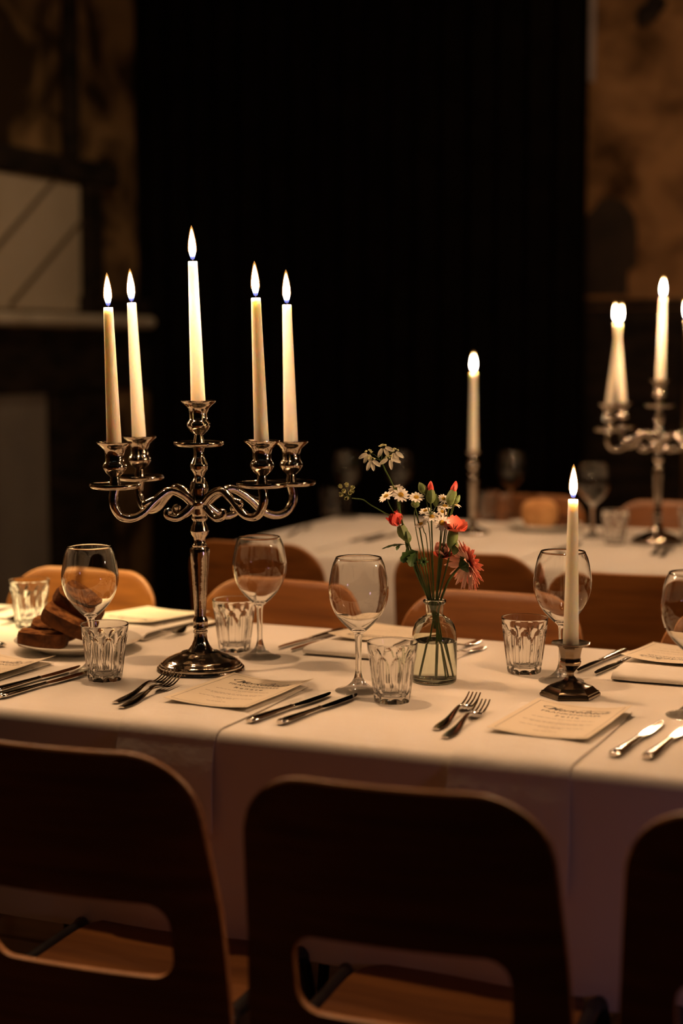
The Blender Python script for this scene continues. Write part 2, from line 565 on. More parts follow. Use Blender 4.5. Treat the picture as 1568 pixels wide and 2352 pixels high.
def tablecloth(name, x0, x1, y0, y1, df, db, dl, dr, label, z=.75, r=.02):
    xs, Lx = cloth_axis(x0, x1, dl, dr, r, 70)
    ys, Ly = cloth_axis(y0, y1, df, db, r, 24)

    def ex(s, L):
        return (s if s < 0 else (s - L if s > L else 0.0))
    V = []
    for t in ys:
        for s in xs:
            a, b = ex(s, Lx), ex(t, Ly)
            e = math.hypot(a, b)
            bx, by = x0 + r + min(max(s, 0), Lx), y0 + r + min(max(t, 0), Ly)
            if e < 1e-9:
                V.append((bx, by, z))
                continue
            nx, ny = a / e, b / e
            q = PI * r / 2
            if e <= q:
                o, dz = r * math.sin(e / r), r - r * math.cos(e / r)
            else:
                o, dz = r, r + (e - q)
                f = min((e - q) / .3, 1.2)
                per = bx * 1.0 + by * 1.3
                o += f * (.007 * math.sin(per * 9.0 + 1.0) + .004 * math.sin(per * 21.0)) + f * .008
            V.append((bx + nx * o, by + ny * o, z - dz))
    nx_ = len(xs)
    F = [(j * nx_ + i, j * nx_ + i + 1, (j + 1) * nx_ + i + 1, (j + 1) * nx_ + i) for j in range(len(ys) - 1) for i in range(nx_ - 1)]
    o = obj(name, V, F, 'cloth', angle=None)
    o.location = (0, 0, 0)
    tag(o, label, 'tablecloth', 'white tablecloths')
    return o


T1 = (-2.75, 0.75, 2.10, 3.00)
T2 = (-2.16, 1.0, 4.10, 5.08)
table('banquet_table', *T1, 'long dining table in the foreground hidden under the white cloth')
table('banquet_table', *T2, 'second dining table behind, hidden under its white cloth')
tablecloth('tablecloth', *T1, .31, .25, .30, .30, 'white cloth on the near table carrying the five-armed candelabrum and the flowers')
tablecloth('tablecloth', *T2, .31, .27, .30, .30, 'white cloth on the table behind, out of focus')
TZ = 0.7505


# ------------------------------------------------------------------ chairs
def make_chair():
    t = thing('dining_chair', label='chair', cat='chair', group='plywood shell chairs at the tables')

    def bend(x, z):
        return -.27 * (z - .45) + .05 * (z - .45) ** 2 + .75 * x * x * min(1, max(0, (z - .40) / .2))

    def outer(a):
        # ray from the slot centre against a rounded outline
        cx, cz = 0.0, .560
        dx, dz = math.cos(a), math.sin(a)
        lo, hi = .02, .6
        for _ in range(26):
            m_ = (lo + hi) / 2
            x, z = cx + dx * m_, cz + dz * m_
            hw = .207 - .022 * max(0, min(1, (z - .45) / .37)) ** 1.5
            top, rad = .822, .085
            inside = abs(x) < hw and .395 < z < top
            if inside and z > top - rad and abs(x) > hw - rad:
                inside = math.hypot(abs(x) - (hw - rad), z - (top - rad)) < rad
            if inside and z < .395 + .03 and abs(x) > hw - .03:
                inside = math.hypot(abs(x) - (hw - .03), z - (.395 + .03)) < .03
            if inside:
                lo = m_
            else:
                hi = m_
        return cx + dx * lo, cz + dz * lo

    def inner(a):
        dx, dz = math.cos(a), math.sin(a)
        hx, hz, rad = .135, .053, .032
        lo, hi = .001, .3
        for _ in range(26):
            m_ = (lo + hi) / 2
            x, z = abs(dx * m_), abs(dz * m_)
            ok = x < hx and z < hz
            if ok and x > hx - rad and z > hz - rad:
                ok = math.hypot(x - hx + rad, z - hz + rad) < rad
            if ok:
                lo = m_
            else:
                hi = m_
        return dx * lo, .560 + dz * lo

    N, K, th = 176, 14, .0125
    # angles denser where the outline turns
    angs = [2 * PI * k / N for k in range(N)]
    V, F, mi = [], [], []
    O = [outer(a) for a in angs]
    I = [inner(a) for a in angs]
    inset = .0022

    def mid(k, f):
        return (O[k][0] * (1 - f) + I[k][0] * f, O[k][1] * (1 - f) + I[k][1] * f)
    rows = []
    for side in (1, -1):
        for j in range(K):
            f = inset * 6 + (1 - inset * 12) * j / (K - 1)
            row = []
            for k in range(N):
                x, z = mid(k, f)
                row.append(len(V))
                V.append((x, bend(x, z) + side * th / 2, z))
            rows.append((side, row))
    rims = []
    for f in (0.0, 1.0):
        for dy in (.6, -.6):
            row = []
            for k in range(N):
                x, z = mid(k, f)
                row.append(len(V))
                V.append((x, bend(x, z) + dy * th / 2, z))
            rims.append(row)

    def bridge(A, B, m_):
        for k in range(N):
            l = (k + 1) % N
            F.append((A[k], A[l], B[l], B[k]))
            mi.append(m_)
    fr = [r_ for s_, r_ in rows if s_ == 1]
    bk = [r_ for s_, r_ in rows if s_ == -1]
    for A, B in zip(fr, fr[1:]):
        bridge(A, B, 0)
    for A, B in zip(bk, bk[1:]):
        bridge(B, A, 0)
    bridge(bk[0], rims[1], 1)
    bridge(rims[1], rims[0], 1)
    bridge(rims[0], fr[0], 1)
    bridge(fr[-1], rims[2], 1)
    bridge(rims[2], rims[3], 1)
    bridge(rims[3], bk[-1], 1)
    o = obj('backrest', V, F, ['chair', 'chair_edge'], t)
    o.data.polygons.foreach_set('material_index', mi)

    def seat(u, v, s):
        # rounded square plate
        a, r_ = 2 * PI * u, v
        ca, sa = math.cos(a), math.sin(a)
        k = 1 / (abs(ca) ** 5 + abs(sa) ** 5) ** .2
        x, y = .168 * ca * k * r_, .165 * sa * k * r_
        z = .432 - .010 * math.exp(-((x * x + (y + .03) ** 2) / .012)) - (.22 * max(0, y - .10) ** 1.5)
        return (x, .185 + y, z + s * .006)
    obj('seat', *shell(72, 10, lambda u, v: seat(u, v, 1), lambda u, v: seat(u, v, -1)), 'chair', t)
    for sx in (-1, 1):
        obj('leg', *sweep(spline([(sx * .178, .29, .432), (sx * .186, .318, .41), (sx * .20, .345, .2), (sx * .205, .36, .006)], 5), .011, 10), 'tube', t)
        obj('leg', *sweep(spline([(sx * .178, .07, .432), (sx * .186, .038, .41), (sx * .20, -.02, .2), (sx * .205, -.05, .006)], 5), .011, 10), 'tube', t)
        obj('side_rail', *sweep([(sx * .178, .065, .433), (sx * .178, .295, .433)], .0105, 10), 'tube', t)
        obj('back_bracket', *sweep(spline([(sx * .176, .09, .434), (sx * .176, .045, .437), (sx * .176, .030, .455), (sx * .174, .014, .505)], 5), .009, 8), 'tube', t)
    obj('cross_rail', *sweep([(-.178, .18, .412), (.178, .18, .412)], .010, 10), 'tube', t)
    return t


chair0 = make_chair()
for i, (x, y, rz, lab) in enumerate([
    (-1.12, 1.775, 3, 'dark chair back in the left foreground, cut by the left frame edge'),
    (-0.664, 1.765, 4, 'dark chair back in the middle foreground with open slot above the seat'),
    (-0.205, 1.80, 2, 'dark chair back at the right foreground, only its left side in view'),
    (-1.945, 3.03, 181, 'bright orange lit chair behind the bread plate'),
    (-1.455, 3.04, 179, 'brown chair on the far side behind the candelabrum stem and tumbler'),
    (-0.985, 3.05, 181, 'red-brown chair on the far side directly behind the flower vase'),
    (-0.445, 3.03, 180, 'orange-brown chair behind the upside-down menu at the right frame edge'),
    (-1.835, 3.80, 1, 'brown chair of the second table, right behind the candelabrum'),
    (-1.265, 3.82, -1, 'brown chair of the second table, behind the flowers'),
    (-0.82, 3.60, 2, 'darkest brown chair of the second table, behind the single candle and its wine glass'),
    (-1.54, 5.22, 181, 'chair on the far side of the second table behind the bread loaf'),
    (-1.05, 5.16, 180, 'chair on the far side of the second table behind the second candelabrum'),
]):
    place(chair0, i > 0, (x, y, 0), R(rz), lab)


# ------------------------------------------------------------------ candles, candlesticks, candelabra
def make_candle(length=.235, r0=.0132, r1=.0083, name='candle'):
    t = thing(name, label='candle', cat='candle', group='lit white taper candles')
    prof = [(0, 0), (r0 * .9, 0), (r0, .004)] + [(r0 + (r1 - r0) * k / 10, .004 + (length - .006) * k / 10) for k in range(1, 11)]
    prof += [(r1 * .93, length + .0005), (r1 * .72, length - .0006), (r1 * .35, length - .0018), (0, length - .002)]
    obj('wax', *lathe(prof, 28), 'wax', t)
    obj('wick', *sweep(spline([(0, 0, length - .003), (.0002, 0, length + .004), (.0012, 0, length + .0085)], 4), .0007, 6), 'wick', t)
    H = .050
    fp = [(0, 0), (.0030, .0015), (.0046, .006), (.0059, .012), (.0064, .018), (.0061, .024), (.0050, .031), (.0035, .038), (.0019, .0445), (.0008, .048), (0, H)]
    fl = obj('flame', *lathe(spline(fp, 3), 20), 'flame', t, angle=None)
    fl.location = (0, 0, length + .0025)
    mp_ = [(0, .004)] + [(r_ * 1.0 + .0013, z_ * 1.03) for r_, z_ in fp[3:-1]] + [(0, H * 1.07)]
    mt = obj('flame_mantle', *lathe(spline(mp_, 3), 20), 'mantle', t, angle=None)
    mt.location = (0, 0, length + .0025)
    d = bpy.data.lights.new('candle_light', 'POINT')
    d.energy, d.color, d.shadow_soft_size = FLAME_W, FLAME, .009
    lo = bpy.data.objects.new('candle_light', d)
    C.objects.link(lo)
    lo.parent = t
    lo.location = (0, 0, length + .024)
    return t


candle0 = make_candle()
candle_used = [False]


def put_candle(x, y, z, lean_u, lean_d, label, s=1.0):
    """Lean in degrees: u to camera left, d towards the camera."""
    ax = Matrix.Rotation(YAW, 4, 'Z') @ Matrix.Rotation(R(lean_d), 4, 'X') @ Matrix.Rotation(R(-lean_u), 4, 'Y')
    o = place(candle0, candle_used[0], (x, y, z), tuple(ax.to_euler()), label)
    candle_used[0] = True
    o.scale = (1, 1, s)
    return o


def cup_profile(zb):
    """Candle cup standing on height zb: (r, z), hollow at the top."""
    return [(0, zb), (.0100, zb), (.0095, zb + .004), (.0080, zb + .011), (.0080, zb + .014), (.0155, zb + .021), (.0205, zb + .029), (.0208, zb + .034), (.0175, zb + .039),
            (.0160, zb + .041), (.0163, zb + .052), (.0180, zb + .060), (.0245, zb + .0665), (.0305, zb + .0715), (.0312, zb + .0735), (.0300, zb + .0742),
            (.0235, zb + .0700), (.0160, zb + .067), (.0138, zb + .064), (.0136, zb + .052), (0, zb + .052)]


def pan_profile(z, r=.044):
    return [(0, z - .004), (.008, z - .004), (.020, z - .0045), (r * .80, z - .0050), (r * .93, z - .0038), (r * .99, z - .0008), (r, z + .0020), (r * .985, z + .0036), (r * .94, z + .0040), (r * .86, z + .0014), (.014, z), (0, z)]


ARMS = [(-.139, -.065, .002), (-.119, .118, .002), (.115, -.085, .006), (.160, .070, -.004)]   # (right, away, rise) as seen from the camera


def make_candelabrum():
    t = thing('candelabrum', label='c', cat='candelabrum', group='five-armed silver candelabra')
    k = 1 / (2.8 * 1289)
    base = [(0, 0), (.0765, 0), (.0785, .0025), (.0775, .005), (.0745, .0062), (.0745, .0085), (.0715, .0100), (.0710, .0125), (.068, .0140), (.0665, .0165), (.058, .0215),
            (.047, .0265), (.036, .0305), (.034, .0325), (.0235, .0345), (.0215, .037), (.0160, .0445), (.0125, .054), (.0112, .064), (.0112, .0655)]
    obj('foot', *lathe(base, 64), 'silver', t)
    stem = [(.0112, .0650), (.0128, .0665), (.0128, .070), (.0112, .0715), (.0112, .0735), (.0132, .0755), (.0132, .0775), (.0122, .080), (.0135, .086), (.0130, .090),
            (.0106, .095), (.0102, .097), (.0114, .125), (.0140, .165), (.0166, .2), (.0176, .212), (.0172, .217), (.0130, .2205), (.0135, .223), (.0108, .226), (.0095, .230), (.0104, .2365),
            (.0150, .243), (.0150, .245), (.0165, .2475), (.0165, .2505), (.0150, .253), (.0152, .256), (.0112, .2635), (.0110, .266), (.0140, .270), (.0142, .2725), (.0125, .2755), (.0140, .280), (.0140, .288),
            (.0155, .291), (.0172, .294), (.0172, .300), (.0145, .303), (.0135, .3065), (.0150, .318), (.0162, .324), (.0162, .329), (.0150, .331), (.0150, .334), (.0120, .3375), (.0085, .3445),
            (.0085, .347), (.0112, .353), (.0148, .3575), (.0148, .3600), (.0158, .363), (.0158, .366), (.0142, .3695), (.0100, .378), (.0090, .3815), (.0092, .392), (.0110, .3985), (.0110, .401)]
    obj('stem', *lathe(stem, 40), 'silver', t)
    obj('drip_pan', *lathe(pan_profile(.403, .0445), 48), 'silver', t)
    obj('candle_cup', *lathe(cup_profile(.4045), 40), 'silver', t)
    for (u, d, rise) in ARMS:
        rr = math.hypot(u, d)
        a = math.atan2(d, u)
        P = spline([(.012, .298 - rise), (.030, .3125 - rise), (.050, .3215 - rise), (.066, .3195 - rise * .8), (.090, .303 - rise * .6), (.112, .283 - rise * .3), (.134, .2745),
                    (.154, .2785), (.166, .294), (.1685, .3105), (.165, .328)], 5)
        f = rr / .165
        path = [(x * f, 0, z + rise) for x, z in P]
        rad = [.0086 - .0014 * math.sin(PI * i / (len(P) - 1)) for i in range(len(P))]
        S = spline([(.010, .297), (.026, .283), (.045, .2735), (.062, .2765), (.066, .2845), (.060, .288)], 5)
        sp = [(x * f, 0, z) for x, z in S]
        srad = [.0078 - .0032 * i / (len(S) - 1) for i in range(len(S))]
        leaf = spline([(.088, .309), (.099, .3035), (.109, .2985), (.104, .293)], 4)
        lp_ = [(x * f, 0, z + rise * .5) for x, z in leaf]
        lr = [.0035 + .003 * math.sin(PI * i / (len(leaf) - 1)) for i in range(len(leaf))]
        ball = xform(lathe([(0, -.0055), (.0045, -.004), (.006, 0), (.0045, .004), (0, .0055)], 14), Matrix.Translation((.0595 * f, 0, .286)))
        vf = xform(merge(sweep(path, rad, 12), sweep(sp, srad, 10), sweep(lp_, lr, 10), ball), Matrix.Rotation(a, 4, 'Z'))
        arm = obj('arm', *vf, 'silver', t)
        mv = Matrix.Translation((u, d, rise))
        obj('drip_pan', *xform(lathe(pan_profile(.332, .0445), 44), mv), 'silver', arm)
        obj('candle_cup', *xform(lathe(cup_profile(.3335), 36), mv), 'silver', arm)
    return t


cb0 = make_candelabrum()
LEANS = {'c': (1.9, 0), 0: (1.5, .4), 1: (2.3, 0), 2: (1.9, -.3), 3: (1.4, .3)}


def put_candelabrum(i, x, y, rz, label, candles, leans, lens):
    place(cb0, i > 0, (x, y, TZ), YAW + rz, label)
    m = Matrix.Translation((x, y, TZ)) @ Matrix.Rotation(YAW + rz, 4, 'Z')
    p = m @ Vector((0, 0, .4045 + .0525))
    if candles[0]:
        put_candle(p.x, p.y, p.z, *leans[0], candles[0], lens[0])
    for k, (u, d, rise) in enumerate(ARMS):
        if candles[k + 1]:
            p = m @ Vector((u, d, .3335 + rise + .0525))
            put_candle(p.x, p.y, p.z, *leans[k + 1], candles[k + 1], lens[k + 1])


put_candelabrum(0, -1.336, 2.506, 0, 'large silver five-armed candelabrum on the near table',
                ['tallest lit candle, in the centre cup of the near candelabrum', 'leftmost lit candle of the near candelabrum',
                 'second lit candle from the left on the near candelabrum', 'inner right lit candle of the near candelabrum', 'rightmost lit candle of the near candelabrum'],
                [(1.7, 0), (1.6, .5), (2.4, 0), (2.0, 0), (1.5, 0)], [1.117, 1.065, 1.12, 1.115, 1.125])
put_candelabrum(1, -.984, 4.69, R(-16), 'blurred silver candelabrum on the second table at the right frame edge',
                ['tallest lit candle of the blurred candelabrum on the right', 'left lit candle of the blurred candelabrum, crossing its neighbour',
                 'second lit candle of the blurred candelabrum, crossing the leftmost one', 'lit candle right of the tallest one on the blurred candelabrum',
                 'lit candle of the blurred candelabrum just outside the right frame edge'],
                [(-.8, 0), (-6.0, 0), (5.0, 0), (8.0, 0), (1, 0)], [1.10, 1.08, 1.1, 1.1, 1.1])
put_candelabrum(2, -2.15, 2.70, R(20), 'silver candelabrum further left on the near table, outside the frame',
                ['centre candle of the candelabrum outside the frame', 'front candle of the candelabrum outside the frame', 'back candle of the candelabrum outside the frame',
                 'right front candle of the candelabrum outside the frame', 'right back candle of the candelabrum outside the frame'],
                [(0, 0)] * 5, [1.1] * 5)

put_candelabrum(3, -.13, 2.63, R(-35), 'silver candelabrum further right on the near table, outside the frame',
                ['centre candle of the candelabrum outside the frame on the right', 'front candle of the candelabrum outside the frame on the right',
                 'back candle of the candelabrum outside the frame on the right', 'right front candle of the candelabrum outside the frame on the right',
                 'right back candle of the candelabrum outside the frame on the right'],
                [(0, 0)] * 5, [1.1] * 5)

# faceted candlestick in front
cs = thing('candlestick', (-.674, 2.552, TZ), R(10), 'small faceted aged silver candlestick on the near table', 'candlestick')
obj('foot', *lathe([(0, 0), (.0490, 0), (.0505, .002), (.0500, .0045), (.0480, .0065), (.0475, .0085), (.0440, .0100), (.0385, .0150), (.0370, .0165), (.0270, .0195), (.0250, .021), (.0155, .0240), (.0105, .0275), (.0068, .0325)], 6, rot=R(12)), 'old_silver', cs, angle=25)
obj('stem', *lathe([(.0068, .0325), (.0062, .036), (.0064, .039), (.0105, .044), (.0180, .0525), (.0185, .0565), (.0165, .0585), (.0180, .0600), (.0172, .0625), (.0172, .066), (.0188, .0745), (.0205, .0800), (.0225, .0825), (.0225, .0850)], 8, rot=R(22)), 'old_silver', cs, angle=25)
obj('drip_plate', *lathe([(.0225, .0848), (.0300, .0852), (.0335, .0872), (.0340, .0885), (.0325, .0888), (.0290, .0872), (.0150, .0868), (.0140, .0868), (.0135, .078), (0, .078)], 8, rot=R(22)), 'old_silver', cs, angle=25)
put_candle(-.674, 2.552, TZ + .0785, -.1, 0, 'single lit candle in the small faceted candlestick', 1.045)

# tall slim candlestick on the second table
ts = thing('tall_candlestick', (-1.563, 4.72, TZ), 0, 'slender tall candlestick with one candle on the second table', 'candlestick')
obj('foot', *lathe([(0, 0), (.050, 0), (.052, .003), (.048, .006), (.046, .010), (.030, .017), (.014, .024), (.009, .035)], 40), 'silver', ts)
obj('stem', *lathe([(.009, .035), (.014, .040), (.009, .046), (.010, .07), (.016, .15), (.0175, .165), (.010, .172), (.008, .178), (.015, .186), (.009, .194), (.010, .20), (.018, .208), (.0185, .216), (.014, .222),
                              (.0145, .245), (.022, .252), (.0225, .255), (.0140, .256), (.0135, .235), (0, .235)], 36), 'silver', ts)
put_candle(-1.563, 4.72, TZ + .2355, .2, 0, 'lit candle in the slender candlestick on the second table', 1.11)


# ------------------------------------------------------------------ glasses
def make_wine_glass():
    t = thing('wine_glass', label='g', cat='wine glass', group='empty wine glasses')
    outer = [(.0107, .1005), (.0200, .1085), (.0330, .1225), (.0427, .1385), (.0484, .1555), (.0499, .1690), (.0492, .1820), (.0443, .2090), (.0380, .2250)]
    po = spline(outer, 6)
    th = [.0014 + .0026 * max(0, 1 - k / 14) for k in range(len(po))]
    pi_ = []
    for k, (r, z) in enumerate(po):
        a, b = po[max(k - 1, 0)], po[min(k + 1, len(po) - 1)]
        tx, tz = b[0] - a[0], b[1] - a[1]
        l = math.hypot(tx, tz)
        pi_.append((r - tz / l * th[k], z + tx / l * th[k]))
    prof = po + [(.0374, .2256)] + list(reversed(pi_))
    prof = [p for p in prof if p[0] > .0002] + [(0, min(p[1] for p in pi_) + .0004)]
    obj('bowl', *lathe(prof, 56), 'bowl', t, angle=None)
    obj('stem', *lathe(spline([(.0107, .1005), (.0072, .0965), (.0058, .088), (.0053, .070), (.0050, .045), (.0056, .032), (.0078, .0225)], 4), 32), 'glass', t, angle=None)
    obj('foot', *lathe(spline([(.0078, .0225), (.0115, .0160), (.0200, .0085), (.0300, .0040), (.0385, .0022)], 4) + [(.0392, .0014), (.0388, .0004), (.030, .0004), (.010, .0012), (0, .0014)], 56), 'foot_glass', t, angle=60)
    return t


wg0 = make_wine_glass()
for i, (x, y, z, lab) in enumerate([
    (-1.008, 2.447, TZ, 'wine glass in the centre, beside the tumbler and left of the flower vase'),
    (-1.289, 2.650, TZ, 'wine glass right of the candelabrum stem, beside a tumbler'),
    (-.718, 2.658, TZ, 'wine glass directly behind the single candle'),
    (-1.500, 2.405, TZ, 'wine glass behind the bread plate at the left'),
    (-.462, 2.480, TZ, 'wine glass cut by the right frame edge'),
    (-2.093, 4.984, TZ, 'blurred wine glass on the second table, left of the white lace flower'),
    (-1.935, 5.060, TZ, 'blurred wine glass on the second table, behind the white lace flower'),
    (-1.587, 5.199, TZ, 'blurred wine glass on the second table, right of the slender candlestick'),
    (-1.193, 4.752, TZ, 'blurred wine glass on the second table, behind the single candle flame'),
]):
    place(wg0, i > 0, (x, y, z), random.uniform(0, 6), lab)


def make_tumbler():
    n, seg = 10, 200
    H = .0985

    def Rz(z):
        return .0288 + (.0414 - .0288) * min(1, max(0, z / H)) ** .92
    V, F = [], []
    zs = [0, .0012, .003, .006, .010, .014] + [.014 + .0035 * k for k in range(1, 21)] + [.088, .092, .0955, .098]

    def rad(a, z):
        u = (a * n / (2 * PI)) % 1.0 - .5
        arch = .079 - .020 * (2 * abs(u)) ** 2.2
        k = min(1, max(0, (arch - z) / .0035))
        k = k * k * (3 - 2 * k)
        lowk = min(1, max(.35, z / .01))
        return Rz(z) - k * lowk * (.0034 * (1 - (2 * u) ** 2)) - (.0016 if z < .001 else 0)
    rings = []
    for z in zs:
        ids = []
        for s in range(seg):
            a = 2 * PI * s / seg
            r = rad(a, z)
            ids.append(len(V))
            V.append((r * math.cos(a), r * math.sin(a), z))
        rings.append(ids)
    ins = [(Rz(.0985) - .0004, .0988), (Rz(.0985) - .0018, .0985), (Rz(.09) - .0024, .090), (Rz(.08) - .0034, .080)] + [(Rz(z) - .0052, z) for z in (.07, .055, .04, .025, .018)] + [(.0215, .0125), (.017, .0108), (.008, .0100)]
    for r, z in ins:
        ids = []
        for s in range(seg):
            a = 2 * PI * s / seg
            ids.append(len(V))
            V.append((r * math.cos(a), r * math.sin(a), z))
        rings.append(ids)
    for A, B in zip(rings, rings[1:]):
        for s in range(seg):
            F.append((A[s], A[(s + 1) % seg], B[(s + 1) % seg], B[s]))
    c = len(V)
    V.append((0, 0, .0100))
    for s in range(seg):
        F.append((rings[-1][s], rings[-1][(s + 1) % seg], c))
    c = len(V)
    V.append((0, 0, .0012))
    for s in range(seg):
        F.append((rings[0][(s + 1) % seg], rings[0][s], c))
    return tag(obj('tumbler', V, F, 'tumbler', angle=35), 't', 'tumbler', 'faceted water tumblers')


tb0 = make_tumbler()
for i, (x, y, lab) in enumerate([
    (-.927, 2.394, 'faceted tumbler in the centre foreground beside the wine glass'),
    (-.798, 2.705, 'faceted tumbler right of the flower vase'),
    (-1.445, 2.361, 'faceted tumbler left of the candelabrum, in front of the bread plate'),
    (-1.362, 2.690, 'faceted tumbler just right of the candelabrum stem'),
    (-1.864, 2.757, 'faceted tumbler behind the bread at the left frame edge'),
    (-2.161, 5.001, 'blurred tumbler at the left end of the second table'),
    (-1.628, 5.077, 'blurred tumbler right of the slender candlestick on the second table'),
    (-1.092, 4.618, 'blurred tumbler beside the candelabrum on the second table'),
    (-.905, 4.80, 'blurred tumbler at the right frame edge on the second table'),
]):
    place(tb0, i > 0, (x, y, TZ), random.uniform(0, .6), lab)


# ------------------------------------------------------------------ napkins
def napkin_strip(name, prof, wdt, th, wob, seed, m='napkin'):
    """prof: (y, z) mid-line; swept across the width with small waves."""
    rnd = random.Random(seed)
    ph = [rnd.uniform(0, 6) for _ in range(6)]
    P = prof
    nv = len(P)
    T = []
    for j in range(nv):
        a, b = P[max(j - 1, 0)], P[min(j + 1, nv - 1)]
        l = math.hypot(b[0] - a[0], b[1] - a[1]) or 1
        T.append((-(b[1] - a[1]) / l, (b[0] - a[0]) / l))

    def pt(u, v, s):
        j = min(nv - 1, int(round(v * (nv - 1))))
        y, z = P[j]
        ny, nz = T[j]
        x = (u - .5) * wdt + .003 * math.sin(9 * v + ph[3]) * (2 * u - 1)
        e = wob * (math.sin(7 * u + ph[0] + 5 * v) * .5 + math.sin(15 * u + ph[1] - 3 * v) * .3 + .6) * min(1, 4 * u * (1 - u) + .35)
        o = s * th / 2 * (1 if 0 < u < 1 else .6) + e
        return (x, y + ny * o, z + nz * o)
    return shell(22, nv, lambda u, v: pt(u, v, 1), lambda u, v: pt(u, v, -1))


def near_profile(back, drop, lift=.0014):
    """From the fold on the table (y = back) over the front edge (y = 0) down by drop; z = 0 at the cloth."""
    r = .020 + lift
    p = [(back - .02, lift)] if False else []
    p += [(back, lift + .0002), (back - .004, lift + .001)]
    p += [(back - .004 - (back - .004 - .020) * k / 14, lift + .0008) for k in range(1, 15)]
    p += [(.020 - r * math.sin(PI / 2 * k / 8), -.020 + r * math.cos(PI / 2 * k / 8)) for k in range(1, 9)]
    p += [(-lift - .021 * (1 - (1 - k / 12) ** 2), -.020 - (drop - .02) * k / 12) for k in range(1, 13)]
    return [(y, z) for y, z in p]


def near_napkin(x, y0, back, drop, wdt, seed, label, rz=0):
    prof = near_profile(back, drop)
    prof = [(a, b) for a, b in prof]
    o = obj('napkin', *napkin_strip('napkin', list(reversed(prof)), wdt, .0020, .0007, seed), 'napkin', angle=60)
    o.location = (x, y0, TZ)
    o.rotation_euler = (0, 0, rz)
    return tag(o, label, 'napkin', 'folded white linen napkins')


near_napkin(-1.180, 2.10, .345, .150, .172, 1, 'white napkin under the left menu, hanging over the front table edge')
near_napkin(-.640, 2.10, .365, .175, .178, 2, 'white napkin under the right menu, hanging longest over the front table edge')
near_napkin(-1.69, 2.10, .345, .150, .172, 3, 'white napkin at the left frame edge beside two knives')
near_napkin(-1.915, 4.10, .36, .15, .17, 4, 'blurred white napkin hanging over the left front of the second table')
near_napkin(-1.318, 4.10, .36, .15, .17, 5, 'blurred white napkin hanging over the front of the second table, right of the flowers')


def far_napkin(x, y0, y1, wdt, seed, label, rz=0):
    """Napkin of a guest opposite: thick rolled fold towards us, runs to the far edge and over it."""
    L = y1 - y0
    pts = [(.10, .0022), (.05, .0022), (.02, .0024), (.006, .0042), (0.0, .0085), (.004, .0130), (.016, .0155), (.05, .0150), (.10, .0128), (.16, .0100), (L - .06, .0060),
           (L - .022, .0030), (L - .006, -.002), (L + .004, -.016), (L + .012, -.05), (L + .016, -.12)]
    prof = spline(pts, 3)
    o = obj('napkin', *napkin_strip('napkin', prof, wdt, .0036, .0006, seed), 'napkin', angle=60)
    o.location = (x, y0, TZ)
    o.rotation_euler = (0, 0, rz)
    return tag(o, label, 'napkin', 'folded white linen napkins')


far_napkin(-.553, 2.690, 3.0, .175, 6, 'rolled white napkin under the upside-down menu at the right')
far_napkin(-1.135, 2.700, 3.0, .178, 7, 'rolled white napkin behind the central wine glass')
far_napkin(-1.655, 2.700, 3.0, .178, 8, 'rolled white napkin behind the bread plate, left of the candelabrum')


# ------------------------------------------------------------------ menus
def text_shape(body, size, sx=1.0, shear=0.0, bold=0.0):
    cu_ = bpy.data.curves.new('lettering', 'FONT')
    cu_.body, cu_.size, cu_.shear, cu_.offset = body, size, shear, bold
    cu_.align_x, cu_.align_y = 'CENTER', 'CENTER'
    cu_.resolution_u = 4
    o = bpy.data.objects.new('lettering', cu_)
    C.objects.link(o)
    dg = bpy.context.evaluated_depsgraph_get()
    me = o.evaluated_get(dg).to_mesh()
    V = [(v.co.x * sx, v.co.y, 0) for v in me.vertices]
    F = [tuple(p.vertices) for p in me.polygons]
    o.evaluated_get(dg).to_mesh_clear()
    bpy.data.objects.remove(o)
    return V, F


def flat_line(pts, wd):
    V, F = [], []
    for i, p in enumerate(pts):
        a, b = pts[max(i - 1, 0)], pts[min(i + 1, len(pts) - 1)]
        d = math.hypot(b[0] - a[0], b[1] - a[1]) or 1
        nx, ny = -(b[1] - a[1]) / d, (b[0] - a[0]) / d
        w_ = wd[i] if isinstance(wd, list) else wd
        V += [(p[0] + nx * w_, p[1] + ny * w_, 0), (p[0] - nx * w_, p[1] - ny * w_, 0)]
    F = [(2 * i, 2 * i + 1, 2 * i + 3, 2 * i + 2) for i in range(len(pts) - 1)]
    return V, F


